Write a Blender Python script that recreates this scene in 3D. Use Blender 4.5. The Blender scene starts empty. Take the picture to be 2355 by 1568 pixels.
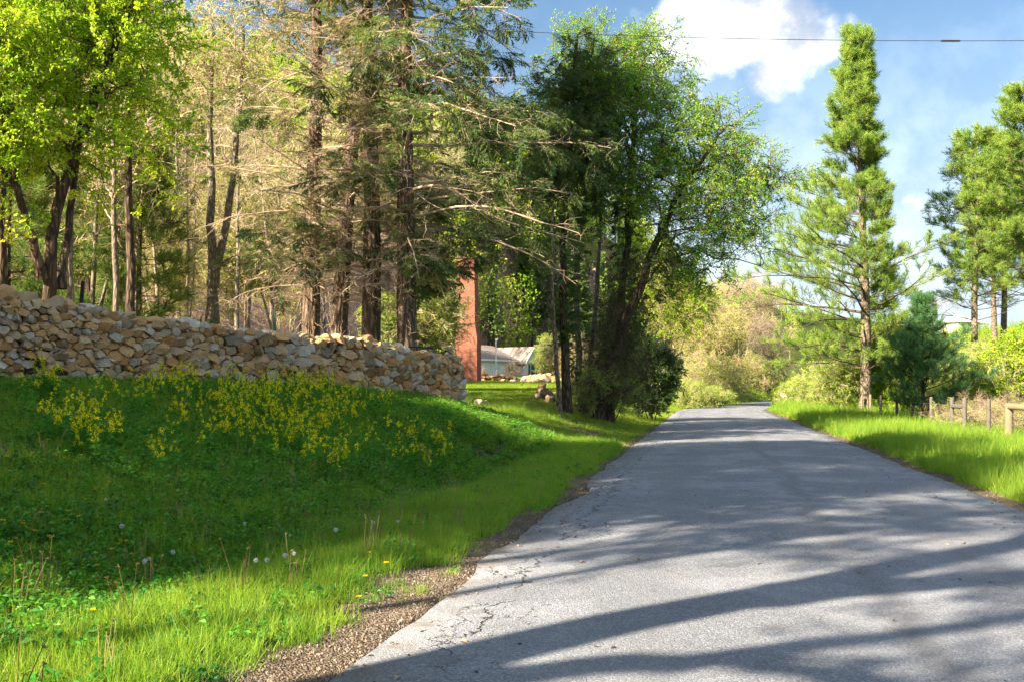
import bpy, math, random
import numpy as np
from mathutils import Vector, noise as mnoise
random.seed(7)
rng = np.random.default_rng(11)
SC = bpy.context.scene
COL = SC.collection
R = math.radians

# ------------------------------------------------------------------ camera
F, CX, HZ = 2289.0, 1177.0, 891.0          # focal length, centre column and horizon row on a 2354 px wide plate
CAMZ = 1.6
cam_d = bpy.data.cameras.new('camera'); cam = bpy.data.objects.new('camera', cam_d); COL.objects.link(cam)
cam.location = (0, 0, CAMZ); cam.rotation_euler = (R(90), 0, 0)
cam_d.lens = 35; cam_d.sensor_width = 36; cam_d.shift_y = (HZ - 784) / 2354
cam_d.clip_start = 0.1; cam_d.clip_end = 6000
SC.camera = cam

# ------------------------------------------------------------------ light, sky, exposure
SUN_EL = R(31.0); SUN_AZ = math.atan2(-0.80, -0.60)     # azimuth measured from +Y towards +X
SUN = Vector((math.sin(SUN_AZ) * math.cos(SUN_EL), math.cos(SUN_AZ) * math.cos(SUN_EL), math.sin(SUN_EL)))
sd = bpy.data.lights.new('sun', 'SUN'); sd.energy = 5.0; sd.angle = R(0.55); sd.color = (1.0, 0.835, 0.62)
so = bpy.data.objects.new('sun', sd); COL.objects.link(so); so.location = (-30, -25, 40)
so.rotation_euler = SUN.to_track_quat('Z', 'Y').to_euler()
SC.view_settings.view_transform = 'Standard'; SC.view_settings.look = 'None'
SC.view_settings.exposure = 2.13; SC.view_settings.gamma = 1.0; SC.view_settings.use_curve_mapping = False

class NB:
    """small node-tree builder"""
    def __init__(s, tree): s.t = tree; tree.nodes.clear()
    def n(s, typ, props=None, **ins):
        nd = s.t.nodes.new(typ)
        for k, v in (props or {}).items(): setattr(nd, k, v)
        for k, v in ins.items():
            key = int(k[1:]) if k[0] == '_' and k[1:].isdigit() else k.replace('__', ' ')
            s.put(nd.inputs[key], v)
        return nd
    def put(s, sock, v):
        if hasattr(v, 'outputs'): v = v.outputs[0]
        if isinstance(v, bpy.types.NodeSocket): s.t.links.new(v, sock)
        else:
            if isinstance(v, (tuple, list)) and len(v) == 3 and sock.type == 'RGBA': v = (*v, 1)
            sock.default_value = v
    def math(s, op, a, b=0.0, c=0.0, clamp=False):
        nd = s.t.nodes.new('ShaderNodeMath'); nd.operation = op; nd.use_clamp = clamp
        s.put(nd.inputs[0], a); s.put(nd.inputs[1], b); s.put(nd.inputs[2], c); return nd.outputs[0]
    def vmath(s, op, a, b=(0, 0, 0), out=0):
        nd = s.t.nodes.new('ShaderNodeVectorMath'); nd.operation = op
        s.put(nd.inputs[0], a); s.put(nd.inputs[1], b); return nd.outputs[out]
    def mix(s, f, a, b, blend='MIX'):
        nd = s.t.nodes.new('ShaderNodeMix'); nd.data_type = 'RGBA'; nd.blend_type = blend
        s.put(nd.inputs['Factor'], f); s.put(nd.inputs[6], a); s.put(nd.inputs[7], b); return nd.outputs[2]
    def sstep(s, v, a, b, o0=0.0, o1=1.0):
        nd = s.t.nodes.new('ShaderNodeMapRange'); nd.interpolation_type = 'SMOOTHSTEP'
        s.put(nd.inputs[0], v)
        for i, q in enumerate((a, b, o0, o1)): nd.inputs[1 + i].default_value = q
        return nd.outputs[0]
    def noise(s, vec, scale, detail=3.0, rough=0.55, dist=0.0, out=0):
        nd = s.n('ShaderNodeTexNoise', None, Scale=scale, Detail=detail, Roughness=rough, Distortion=dist)
        if vec is not None: s.put(nd.inputs['Vector'], vec)
        return nd.outputs[out]
    def ramp(s, fac, stops, interp='LINEAR'):
        nd = s.t.nodes.new('ShaderNodeValToRGB'); cr = nd.color_ramp; cr.interpolation = interp
        while len(cr.elements) < len(stops): cr.elements.new(0.5)
        for e, (p, c) in zip(cr.elements, stops): e.position = p; e.color = (*c, 1)
        s.put(nd.inputs[0], fac); return nd.outputs[0]

def world():
    w = bpy.data.worlds.new('World'); SC.world = w; w.use_nodes = True
    b = NB(w.node_tree)
    sky = b.n('ShaderNodeTexSky', {'sky_type': 'NISHITA', 'sun_disc': False, 'sun_elevation': SUN_EL, 'sun_rotation': SUN_AZ,
                                   'altitude': 300.0, 'air_density': 1.0, 'dust_density': 0.6, 'ozone_density': 1.4})
    d = b.n('ShaderNodeTexCoord').outputs['Generated']
    sx = b.n('ShaderNodeSeparateXYZ', None, Vector=d)
    # cumulus: puffs as round lobes on the sky sphere, edges broken up by fractal noise
    warp = b.noise(d, 9.0, 3.0, 0.62, 0.0, 1)
    wv = b.vmath('SUBTRACT', warp, (0.5, 0.5, 0.5))
    dd = b.vmath('ADD', d, b.vmath('MULTIPLY', wv, (0.17, 0.17, 0.17)))
    def dirp(px, py):
        v = Vector(((px - CX) / F, 1.0, (HZ - py) / F)); return tuple(v.normalized())
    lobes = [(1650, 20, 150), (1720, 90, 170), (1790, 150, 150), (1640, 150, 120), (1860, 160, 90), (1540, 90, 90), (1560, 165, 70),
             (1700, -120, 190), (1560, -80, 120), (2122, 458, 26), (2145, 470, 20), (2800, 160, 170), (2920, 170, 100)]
    acc = None
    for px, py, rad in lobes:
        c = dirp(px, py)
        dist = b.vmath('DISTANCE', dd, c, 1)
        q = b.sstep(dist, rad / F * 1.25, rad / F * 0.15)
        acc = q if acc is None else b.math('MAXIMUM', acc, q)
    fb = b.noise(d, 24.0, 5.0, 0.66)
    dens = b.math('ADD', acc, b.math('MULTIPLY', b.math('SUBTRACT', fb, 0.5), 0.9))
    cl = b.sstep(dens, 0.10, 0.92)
    # thin veil low over the horizon and faint scattered streaks
    pz = b.math('ADD', sx.outputs[2], 0.12)
    pl = b.n('ShaderNodeCombineXYZ', None, X=b.math('DIVIDE', sx.outputs[0], pz), Y=b.math('DIVIDE', sx.outputs[1], pz), Z=0.0)
    st = b.noise(pl, 0.8, 4.0, 0.6)
    veil = b.math('MULTIPLY', b.sstep(st, 0.5, 0.78), 0.2)
    low = b.sstep(sx.outputs[2], 0.42, -0.02, 0.0, 0.85)
    # unseen cloud cover added overhead to lift the shade fill, thinning towards the horizon
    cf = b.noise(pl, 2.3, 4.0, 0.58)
    fill_clouds = b.math('MULTIPLY', b.sstep(cf, 0.46, 0.56), b.sstep(sx.outputs[2], 0.36, 0.55))
    cl = b.math('MAXIMUM', cl, fill_clouds)
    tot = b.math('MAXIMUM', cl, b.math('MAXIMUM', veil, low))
    shade = b.noise(dd, 7.0, 2.0, 0.6)
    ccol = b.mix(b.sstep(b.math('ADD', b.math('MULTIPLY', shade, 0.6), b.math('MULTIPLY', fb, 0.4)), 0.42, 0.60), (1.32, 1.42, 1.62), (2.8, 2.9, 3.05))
    ccol = b.mix(b.math('MULTIPLY', low, 0.8), ccol, (1.5, 1.58, 1.78))
    skyc = b.mix(1.0, sky.outputs[0], (0.25, 0.31, 0.325), 'MULTIPLY')
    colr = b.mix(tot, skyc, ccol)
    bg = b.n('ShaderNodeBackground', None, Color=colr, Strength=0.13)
    out = b.n('ShaderNodeOutputWorld', None, Surface=bg)
    w.cycles.sampling_method = 'MANUAL'; w.cycles.sample_map_resolution = 512
world()
cy = SC.cycles
cy.use_denoising = True
try: cy.denoiser = 'OPENIMAGEDENOISE'; cy.denoising_input_passes = 'RGB_ALBEDO_NORMAL'; cy.denoising_prefilter = 'NONE'
except Exception: pass
cy.use_adaptive_sampling = True; cy.adaptive_threshold = 0.03
cy.max_bounces = 5; cy.diffuse_bounces = 3; cy.glossy_bounces = 2; cy.transmission_bounces = 4; cy.transparent_max_bounces = 4
cy.caustics_reflective = False; cy.caustics_refractive = False
cy.sample_clamp_indirect = 6.0
SC.render.use_persistent_data = False

# ------------------------------------------------------------------ object helpers
def put(o, parent=None):
    COL.objects.link(o)
    if parent is not None: o.parent = parent
    return o
def tag(o, label, cat, group=None):
    o['label'] = label; o['category'] = cat
    if group: o['group'] = group
    return o
def empty(name, loc=(0, 0, 0), rz=0.0):
    o = bpy.data.objects.new(name, None); o.empty_display_size = 0.2
    COL.objects.link(o); o.location = loc; o.rotation_euler = (0, 0, rz); return o
def thing(name, label, cat, loc=(0, 0, 0), rz=0.0, group=None):
    return tag(empty(name, loc, rz), label, cat, group)
def mesh_np(name, V, Q=None, T=None, mats=None, smooth=False, mi=None, attrs=None):
    """mesh from numpy arrays: vertices, quads, triangles"""
    V = np.asarray(V, np.float32).reshape(-1, 3)
    me = bpy.data.meshes.new(name)
    Q = np.zeros((0, 4), np.int32) if Q is None or len(Q) == 0 else np.asarray(Q, np.int32)
    T = np.zeros((0, 3), np.int32) if T is None or len(T) == 0 else np.asarray(T, np.int32)
    me.vertices.add(len(V)); me.vertices.foreach_set('co', V.ravel())
    nl = Q.size + T.size
    if nl:
        me.loops.add(nl); me.loops.foreach_set('vertex_index', np.concatenate([Q.ravel(), T.ravel()]).astype(np.int32))
        me.polygons.add(len(Q) + len(T))
        me.polygons.foreach_set('loop_start', np.concatenate([np.arange(len(Q)) * 4, Q.size + np.arange(len(T)) * 3]).astype(np.int32))
        if mi is not None: me.polygons.foreach_set('material_index', np.asarray(mi, np.int32))
        me.polygons.foreach_set('use_smooth', np.full(len(Q) + len(T), bool(smooth)))
    for k, (dt, arr) in (attrs or {}).items():
        a = me.attributes.new(k, dt, 'POINT')
        if dt == 'FLOAT_VECTOR': a.data.foreach_set('vector', np.asarray(arr, np.float32).ravel())
        else: a.data.foreach_set('value', np.asarray(arr, np.int32 if dt == 'INT' else np.float32).ravel())
    for m in (mats or []): me.materials.append(m)
    me.update(calc_edges=bool(nl)); me.validate() if False else None
    return me
class Bag:
    """collects geometry for one mesh"""
    def __init__(s): s.V, s.Q, s.T, s.qm, s.tm, s.A, s.n = [], [], [], [], [], [], 0
    def add(s, V, Q=None, T=None, m=0, a=0.0):
        V = np.asarray(V, float).reshape(-1, 3)
        if Q is not None and len(Q): s.Q.append(np.asarray(Q) + s.n); s.qm.append(np.full(len(Q), m))
        if T is not None and len(T): s.T.append(np.asarray(T) + s.n); s.tm.append(np.full(len(T), m))
        s.V.append(V); s.A.append(np.full(len(V), a)); s.n += len(V); return s
    def box(s, c, size, m=0, rz=0.0, a=0.0, taper=1.0):
        x, y, z = [q / 2 for q in size]
        v = np.array([[-x, -y, -z], [x, -y, -z], [x, y, -z], [-x, y, -z], [-x * taper, -y * taper, z], [x * taper, -y * taper, z], [x * taper, y * taper, z], [-x * taper, y * taper, z]])
        c_, s_ = math.cos(rz), math.sin(rz)
        v = np.c_[v[:, 0] * c_ - v[:, 1] * s_, v[:, 0] * s_ + v[:, 1] * c_, v[:, 2]] + np.asarray(c, float)
        return s.add(v, [[0, 3, 2, 1], [4, 5, 6, 7], [0, 1, 5, 4], [1, 2, 6, 5], [2, 3, 7, 6], [3, 0, 4, 7]], m=m, a=a)
    def mesh(s, name, mats, smooth=False, attr=None):
        V = np.concatenate(s.V) if s.V else np.zeros((0, 3))
        Q = np.concatenate(s.Q) if s.Q else None; T = np.concatenate(s.T) if s.T else None
        mi = np.concatenate(s.qm + s.tm) if (s.qm or s.tm) else None
        return mesh_np(name, V, Q, T, mats, smooth, mi, {attr: ('FLOAT', np.concatenate(s.A))} if attr else None)
    def obj(s, name, mats, parent=None, smooth=False, attr=None):
        return put(bpy.data.objects.new(name, s.mesh(name, mats if isinstance(mats, list) else [mats], smooth, attr)), parent)

def unit(v): return v / np.maximum(np.linalg.norm(v, axis=-1, keepdims=True), 1e-9)
def tubes(P, Rr, k, cap=False):
    """tubes round B polylines: P (B,n,3), Rr (B,n)"""
    P = np.asarray(P, float); Rr = np.asarray(Rr, float)
    if P.ndim == 2: P = P[None]; Rr = Rr[None]
    B, n, _ = P.shape
    T = unit(np.gradient(P, axis=1))
    mean = unit(P[:, -1] - P[:, 0] + 1e-6)
    ref = np.where(np.abs(mean[:, 2:3]) < 0.8, np.array([0, 0, 1.0]), np.array([1.0, 0.13, 0]))
    N1 = unit(np.cross(T, np.broadcast_to(ref[:, None, :], T.shape))); N2 = np.cross(T, N1)
    a = np.arange(k) / k * 2 * math.pi
    V = P[:, :, None, :] + Rr[:, :, None, None] * (np.cos(a)[None, None, :, None] * N1[:, :, None, :] + np.sin(a)[None, None, :, None] * N2[:, :, None, :])
    idx = np.arange(B * n * k).reshape(B, n, k)
    i0 = idx[:, :-1, :]; i1 = idx[:, 1:, :]
    Q = np.stack([i0, np.roll(i0, -1, 2), np.roll(i1, -1, 2), i1], -1).reshape(-1, 4)
    return V.reshape(-1, 3), Q
def grow(o, d, L, n, wob, trop=(0, 0, 0), g=rng):
    o = np.asarray(o, float); d = unit(np.asarray(d, float)); st = (np.asarray(L) / (n - 1)).reshape(-1, 1)
    trop = np.asarray(trop, float)
    P = [o]
    for i in range(n - 1):
        d = unit(d + g.normal(0, wob, d.shape) + trop)
        o = o + d * st; P.append(o)
    return np.stack(P, 1)
def spawn(P, cnt, t0, t1, g=rng):
    """cnt children on each polyline: origin, parent direction, parent index, parameter"""
    B, n, _ = P.shape
    t = (np.arange(cnt)[None] + g.random((B, cnt))) / cnt * (t1 - t0) + t0
    f = np.clip(t * (n - 1), 0, n - 1.001); i = f.astype(int); fr = (f - i)[..., None]
    b = np.arange(B)[:, None]
    p = P[b, i] * (1 - fr) + P[b, i + 1] * fr
    d = unit(P[b, i + 1] - P[b, i])
    return p.reshape(-1, 3), d.reshape(-1, 3), np.repeat(np.arange(B), cnt), t.ravel()

# ------------------------------------------------------------------ instanced stuff (leaves, grass, pebbles)
_gn = {}
def gn_tree(protos):
    key = tuple(o.name for o in protos)
    if key in _gn: return _gn[key]
    t = bpy.data.node_groups.new('scatter', 'GeometryNodeTree')
    t.interface.new_socket('Geometry', in_out='INPUT', socket_type='NodeSocketGeometry')
    t.interface.new_socket('Geometry', in_out='OUTPUT', socket_type='NodeSocketGeometry')
    N = t.nodes; L = t.links
    gi = N.new('NodeGroupInput'); go = N.new('NodeGroupOutput')
    ip = N.new('GeometryNodeInstanceOnPoints'); ip.inputs['Pick Instance'].default_value = True
    jg = N.new('GeometryNodeJoinGeometry')
    for o in reversed(protos):
        oi = N.new('GeometryNodeObjectInfo'); oi.inputs['Object'].default_value = o; oi.inputs['As Instance'].default_value = True
        L.new(oi.outputs['Geometry'], jg.inputs[0])
    def attr(nm, dt):
        a = N.new('GeometryNodeInputNamedAttribute'); a.data_type = dt; a.inputs['Name'].default_value = nm; return a.outputs['Attribute']
    e2r = N.new('FunctionNodeEulerToRotation')
    L.new(attr('rot', 'FLOAT_VECTOR'), e2r.inputs[0])
    L.new(gi.outputs[0], ip.inputs['Points']); L.new(jg.outputs[0], ip.inputs['Instance'])
    L.new(attr('idx', 'INT'), ip.inputs['Instance Index']); L.new(e2r.outputs[0], ip.inputs['Rotation'])
    L.new(attr('scl', 'FLOAT'), ip.inputs['Scale']); L.new(ip.outputs[0], go.inputs[0])
    _gn[key] = t; return t
def scatter(name, P, rot, scl, protos, parent=None, idx=None, g=rng):
    P = np.asarray(P, float).reshape(-1, 3); n = len(P)
    if idx is None: idx = g.integers(0, len(protos), n)
    me = mesh_np(name, P, attrs={'rot': ('FLOAT_VECTOR', rot), 'scl': ('FLOAT', np.broadcast_to(scl, (n,))), 'idx': ('INT', idx)})
    o = put(bpy.data.objects.new(name, me), parent)
    m = o.modifiers.new('scatter', 'NODES'); m.node_group = gn_tree(protos)
    o['kind'] = 'stuff'
    return o
def rot_along(D, roll):
    D = unit(D); return np.stack([np.broadcast_to(roll, D.shape[:1]), -np.arcsin(np.clip(D[:, 2], -1, 1)), np.arctan2(D[:, 1], D[:, 0])], 1)
def proto(name, V, Q, T, mat, mi=None, smooth=False):
    return bpy.data.objects.new(name, mesh_np(name, V, Q, T, mat if isinstance(mat, list) else [mat], smooth, mi))
# ------------------------------------------------------------------ terrain
def sst(x, a, b):
    t = np.clip((np.asarray(x, float) - a) / (b - a), 0, 1); return t * t * (3 - 2 * t)
def road_c(Y):
    Y = np.asarray(Y, float); q = np.clip(Y - 65, 0, 80)
    return 0.196 * Y + 1.0 + 0.006 * q * q + 0.96 * np.clip(Y - 145, 0, None)
def hill_edge(Y):
    q = np.clip(np.asarray(Y, float) - 60, 0, 110); return 0.196 * np.asarray(Y, float) + 4.03 + 0.00165 * q * q
def road_z(Y):
    Y = np.asarray(Y, float); return 1.5 * sst(Y, 84, 150) + 0.03 * np.clip(Y - 140, 0, 400)
HW = 3.03
def road_l(Y): return road_c(Y) - HW
def road_r(Y): return road_c(Y) + HW
def wall_x(Y): return -1.03 + (np.asarray(Y, float) - 27.0) * 0.603
_zbY = [-40, 0, 11, 15.5, 18.4, 20.2, 22.5, 24.6, 26.1, 26.9, 30, 35, 45, 60, 95, 120, 200]
_zbZ = [2.6, 2.1, 1.8, 1.67, 1.61, 1.52, 1.42, 1.28, 1.0, 0.86, 0.86, 1.0, 1.4, 1.85, 2.35, 2.4, 5.0]
_rtY = [-40, 0, 14, 17, 20, 24, 27, 30]
_rtZ = [1.0, 1.1, 1.2, 1.15, 0.85, 0.5, 0.2, 0.0]
def zbase(Y): return np.interp(Y, _zbY, _zbZ)
_ftY = [-60, 0, 20, 40, 60, 100, 140, 180, 230, 300, 500]
_ftX = [-36, -34, -30, -22, -10.5, -6.5, 4, 40, 120, 190, 300]
def foot_x(Y): return np.minimum(np.interp(Y, _ftY, _ftX), road_l(Y) - 7.0)
def hill_cap(X): return np.interp(X, [-60, 0, 60, 130, 300], [46, 36, 13, 9, 8])
def ground_z(X, Y):
    X = np.asarray(X, float); Y = np.asarray(Y, float)
    zr = road_z(Y)
    dl = (road_l(Y) - X) * 0.98; dr = (X - road_r(Y)) * 0.98
    zb = zbase(Y)
    Wd = np.where(Y < 27.5, (road_l(Y) - wall_x(np.minimum(Y, 27.5))) * 0.98, 4.4 + 0.03 * np.clip(Y - 27.5, 0, 60))
    Wd = np.maximum(Wd, 4.0)
    t = np.clip((dl - 1.5) / (Wd - 1.7), 0, 1)
    prof = 0.45 * t + 0.55 * (t * t * (3 - 2 * t))
    lawn = sst(Y, 25.5, 30)
    prof = prof * (1 - lawn) + lawn * sst(dl, 0.4, 5.2)
    z = zr + (zb - zr * 0.6) * prof
    ditch = np.exp(-((dl - 2.35) / 0.75) ** 2) * (0.16 + 0.30 * np.exp(-((Y - 18.5) / 4.5) ** 2)) * (1 - sst(Y, 23, 27)) * sst(Y, 2, 9)
    z = z - ditch + 0.05 * sst(dl, 0.5, 1.4) * (1 - sst(dl, 1.6, 2.6))
    beh = dl - Wd
    ret = np.interp(Y, _rtY, _rtZ)
    z = z + ret * sst(beh, 0.25, 0.9) + 0.05 * np.clip(beh - 0.6, 0, 14) * (1 - 0.8 * lawn)
    u = foot_x(Y) - X
    up = np.clip(u, 0, None); cap = hill_cap(X)
    z = z + cap * np.tanh(0.46 * up * up / (up + 5.0) / cap) + 0.16 * np.clip(Y - 56, 0, 90) * sst(up, 2, 14) * sst(-X, -32, 0)
    # right-hand side
    right = dr > 0
    zrgt = zr + 0.05 * sst(dr, 0.2, 1.2) - 0.10 * sst(dr, 3.2, 4.6) + np.minimum(8.0 * sst(X - hill_edge(Y), 6.0, 34) * (1 + 0.9 * sst(Y, 70, 120)), np.interp(Y, [40, 80, 120], [3.6, 5.0, 7.6])) * sst(dr, 0.8, 7.0) * sst(Y, 14, 40)
    z = np.where(right, zrgt, z)
    z = np.where((dl < 0) & (dr < 0), zr, z)
    far = np.hypot(X, Y)
    z = z + 34 * sst(far, 330, 620) * (0.65 + 0.35 * np.sin(X * 0.013 + 1.0))
    # unevenness
    off = np.clip(np.maximum(dl, dr) - 0.4, 0, 1)
    bump = 0.045 * np.sin(X * 1.7 + 0.6 * np.sin(Y * 1.1)) * np.sin(Y * 1.31 + 0.8 * np.sin(X * 0.9)) + 0.025 * np.sin(X * 4.1 + Y * 2.3) * np.sin(Y * 3.7 - X * 1.9)
    rough = 0.35 * np.sin(X * 0.41 + 1.3 * np.sin(Y * 0.23)) * np.sin(Y * 0.37 + 1.1 * np.sin(X * 0.29)) * np.clip(up / 10, 0, 1)
    z = z + off * bump * (1 - 0.6 * lawn * (u < 0)) + rough
    return np.where((dl < 0.02) & (dr < 0.02), z - 0.05, z)
def gz(x, y): return float(ground_z(np.array([x]), np.array([y]))[0])
def at(px, py, Y): return Vector(((px - CX) / F * Y, Y, CAMZ + (HZ - py) / F * Y))
def atx(px, Y): return (px - CX) / F * Y
def base(px, Y, sink=0.0): x = atx(px, Y); return (x, Y, gz(x, Y) - sink)
def hit(px, py, y0=4.0, y1=160.0):
    """ground point seen along a line of sight"""
    Y = np.geomspace(y0, y1, 900); X = (np.asarray(px)[:, None] - CX) / F * Y; Z = CAMZ + (HZ - np.asarray(py)[:, None]) / F * Y
    G = ground_z(X, np.broadcast_to(Y, X.shape)); k = np.argmax(G >= Z, 1)
    r = np.arange(len(k)); return np.stack([X[r, k], Y[k], G[r, k]], 1)
def in_view(P, m=0.12, ylo=3.2):
    u = P[:, 0] / np.maximum(P[:, 1], 0.1) * F / 2354
    return (P[:, 1] > ylo) & (u > -0.5 - m) & (u < 0.5 + m)
def vnoise(X, Y, s, seed=0):
    """smooth value noise on arrays, 0..1"""
    X = np.asarray(X) * s + seed * 17.3; Y = np.asarray(Y) * s - seed * 9.1
    xi = np.floor(X).astype(int); yi = np.floor(Y).astype(int); fx = X - xi; fy = Y - yi
    fx = fx * fx * (3 - 2 * fx); fy = fy * fy * (3 - 2 * fy)
    def h(a, b):
        q = (a * 374761393 + b * 668265263 + seed * 974711) & 0x7fffffff
        q = ((q ^ (q >> 13)) * 1274126177) & 0x7fffffff
        return ((q ^ (q >> 16)) & 0xffff) / 65535.0
    return (h(xi, yi) * (1 - fx) + h(xi + 1, yi) * fx) * (1 - fy) + (h(xi, yi + 1) * (1 - fx) + h(xi + 1, yi + 1) * fx) * fy
def masks(X, Y):
    """ground cover: gravel, leaf litter, bare soil, lawn (0..1 each)"""
    dl = (road_l(Y) - X) * 0.98; dr = (X - road_r(Y)) * 0.98
    nz = vnoise(X, Y, 0.9, 1) * 0.6 + vnoise(X, Y, 2.7, 2) * 0.4
    wl = 0.32 + 0.36 * np.exp(-((Y - 5) / 4.0) ** 2) + 0.6 * (nz - 0.5)
    grav = np.where(dl > -0.3, 1 - sst(dl, wl - 0.12, wl + 0.16), 0)
    wr = 0.42 + 0.5 * (nz - 0.5)
    grav = np.where(dr > -0.3, 1 - sst(dr, wr - 0.12, wr + 0.14), grav)
    apron = np.exp(-((Y - 31) / 6.5) ** 2) * (1 - sst(dl, 1.0, 4.2)) * (dl > 0)
    grav = np.maximum(grav, apron * sst(nz, 0.22, 0.6) * 0.95)
    u = foot_x(Y) - X
    beh = (np.where(Y < 26.5, wall_x(Y), -1.33 - 0.45 * (Y - 26.5)) - X) * 0.86
    lit = np.maximum(sst(u, -4, 1.5), np.where(Y < 44, sst(beh, 1.0, 3.0) * 0.9, 0)) * (dl > 0)
    lit = np.maximum(lit, np.where(dr > 0, sst(dr, 5.4, 6.5) * 0.42 * (1 - sst(dr, 9, 13)), 0))
    lit = lit * (1 - 0.8 * sst(X, 22, 45))
    soil = np.zeros_like(X)
    for cx, cy, rx, ry in ((-0.9, 21.5, 1.5, 1.0), (-1.9, 19.2, 0.9, 0.8), (0.1, 23.0, 1.0, 1.1), (-6.6, 11.0, 1.3, 1.2), (-5.6, 9.2, 0.8, 0.7)):
        soil = np.maximum(soil, np.exp(-((X - cx) / rx) ** 2 - ((Y - cy) / ry) ** 2))
    soil = sst(soil * (0.55 + 0.9 * nz), 0.38, 0.72)
    drive = np.exp(-((X - np.interp(Y, [26, 34, 44, 60], [3.6, 1.9, 0.9, 0.3])) / np.interp(Y, [26, 34, 50], [2.0, 1.5, 1.1])) ** 2) * sst(Y, 26, 30) * (1 - sst(Y, 46, 58)) * (dl > 0)
    drive = drive * sst(nz, 0.35, 0.7)
    return grav, lit, soil, drive

# ------------------------------------------------------------------ materials
def mat(name):
    m = bpy.data.materials.new(name); m.use_nodes = True
    return m, NB(m.node_tree)
def finish(b, col, rough=0.8, bump=None, spec=0.3, bstr=0.5, bdist=0.02, shader=None):
    if shader is None:
        shader = b.n('ShaderNodeBsdfPrincipled', None, Base__Color=col, Roughness=rough)
        shader.inputs['Specular IOR Level'].default_value = spec
        if bump is not None:
            bp = b.n('ShaderNodeBump', None, Strength=bstr, Distance=bdist, Height=bump); b.put(shader.inputs['Normal'], bp)
    b.n('ShaderNodeOutputMaterial', None, Surface=shader)
def geo(b): return b.n('ShaderNodeNewGeometry').outputs['Position']
def leaf_mat(name, c1, c2, trans=0.42, rough=0.5, tint=(1.25, 1.25, 0.55), spec=0.25, nscale=None):
    m, b = mat(name)
    oi = b.n('ShaderNodeObjectInfo')
    r = oi.outputs['Random']
    if nscale: r = b.math('ADD', b.math('MULTIPLY', r, 0.6), b.math('MULTIPLY', b.noise(geo(b), nscale, 1.0), 0.5))
    col = b.mix(r, c1, c2)
    p = b.n('ShaderNodeBsdfPrincipled', None, Base__Color=col, Roughness=rough); p.inputs['Specular IOR Level'].default_value = spec
    t = b.n('ShaderNodeBsdfTranslucent', None, Color=b.mix(1.0, col, tint, 'MULTIPLY'))
    finish(b, None, shader=b.n('ShaderNodeMixShader', None, _0=trans, _1=p, _2=t)); return m
def bark_mat(name, c1, c2, scale=5.0, stretch=0.16, bstr=0.9, lichen=None, bdist=0.03):
    m, b = mat(name)
    tc = b.n('ShaderNodeTexCoord').outputs['Object']
    v = b.n('ShaderNodeMapping', None, Vector=tc); v.inputs['Scale'].default_value = (1, 1, stretch)
    n1 = b.noise(v, scale * 2.0, 4.0, 0.65); n2 = b.noise(tc, 1.3, 2.0)
    vo = b.n('ShaderNodeTexVoronoi', {'feature': 'DISTANCE_TO_EDGE'}, Vector=v, Scale=scale * 1.9)
    h = b.math('ADD', b.math('MULTIPLY', b.sstep(vo.outputs['Distance'], 0.0, 0.35), 0.6), b.math('MULTIPLY', n1, 0.6))
    col = b.mix(b.sstep(h, 0.25, 0.85), c1, c2)
    col = b.mix(b.math('MULTIPLY', n2, 0.5), col, tuple(x * 0.6 for x in c2))
    if lichen: col = b.mix(b.sstep(b.noise(tc, 3.5, 4.0, 0.7), 0.56, 0.68, 0, 0.75), col, lichen)
    finish(b, col, 0.9, h, 0.15, bstr, bdist); return m
def plain(name, c, rough=0.7, var=0.25, nscale=3.0, spec=0.3, metallic=0.0, bump=0.15):
    m, b = mat(name)
    tc = b.n('ShaderNodeTexCoord').outputs['Object']
    n = b.noise(tc, nscale, 3.0, 0.65)
    col = b.mix(n, tuple(x * (1 - var) for x in c), tuple(min(1, x * (1 + var)) for x in c))
    finish(b, col, rough, n, spec, bump, 0.01)
    for nd in m.node_tree.nodes:
        if nd.type == 'BSDF_PRINCIPLED': nd.inputs['Metallic'].default_value = metallic
    return m

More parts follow.
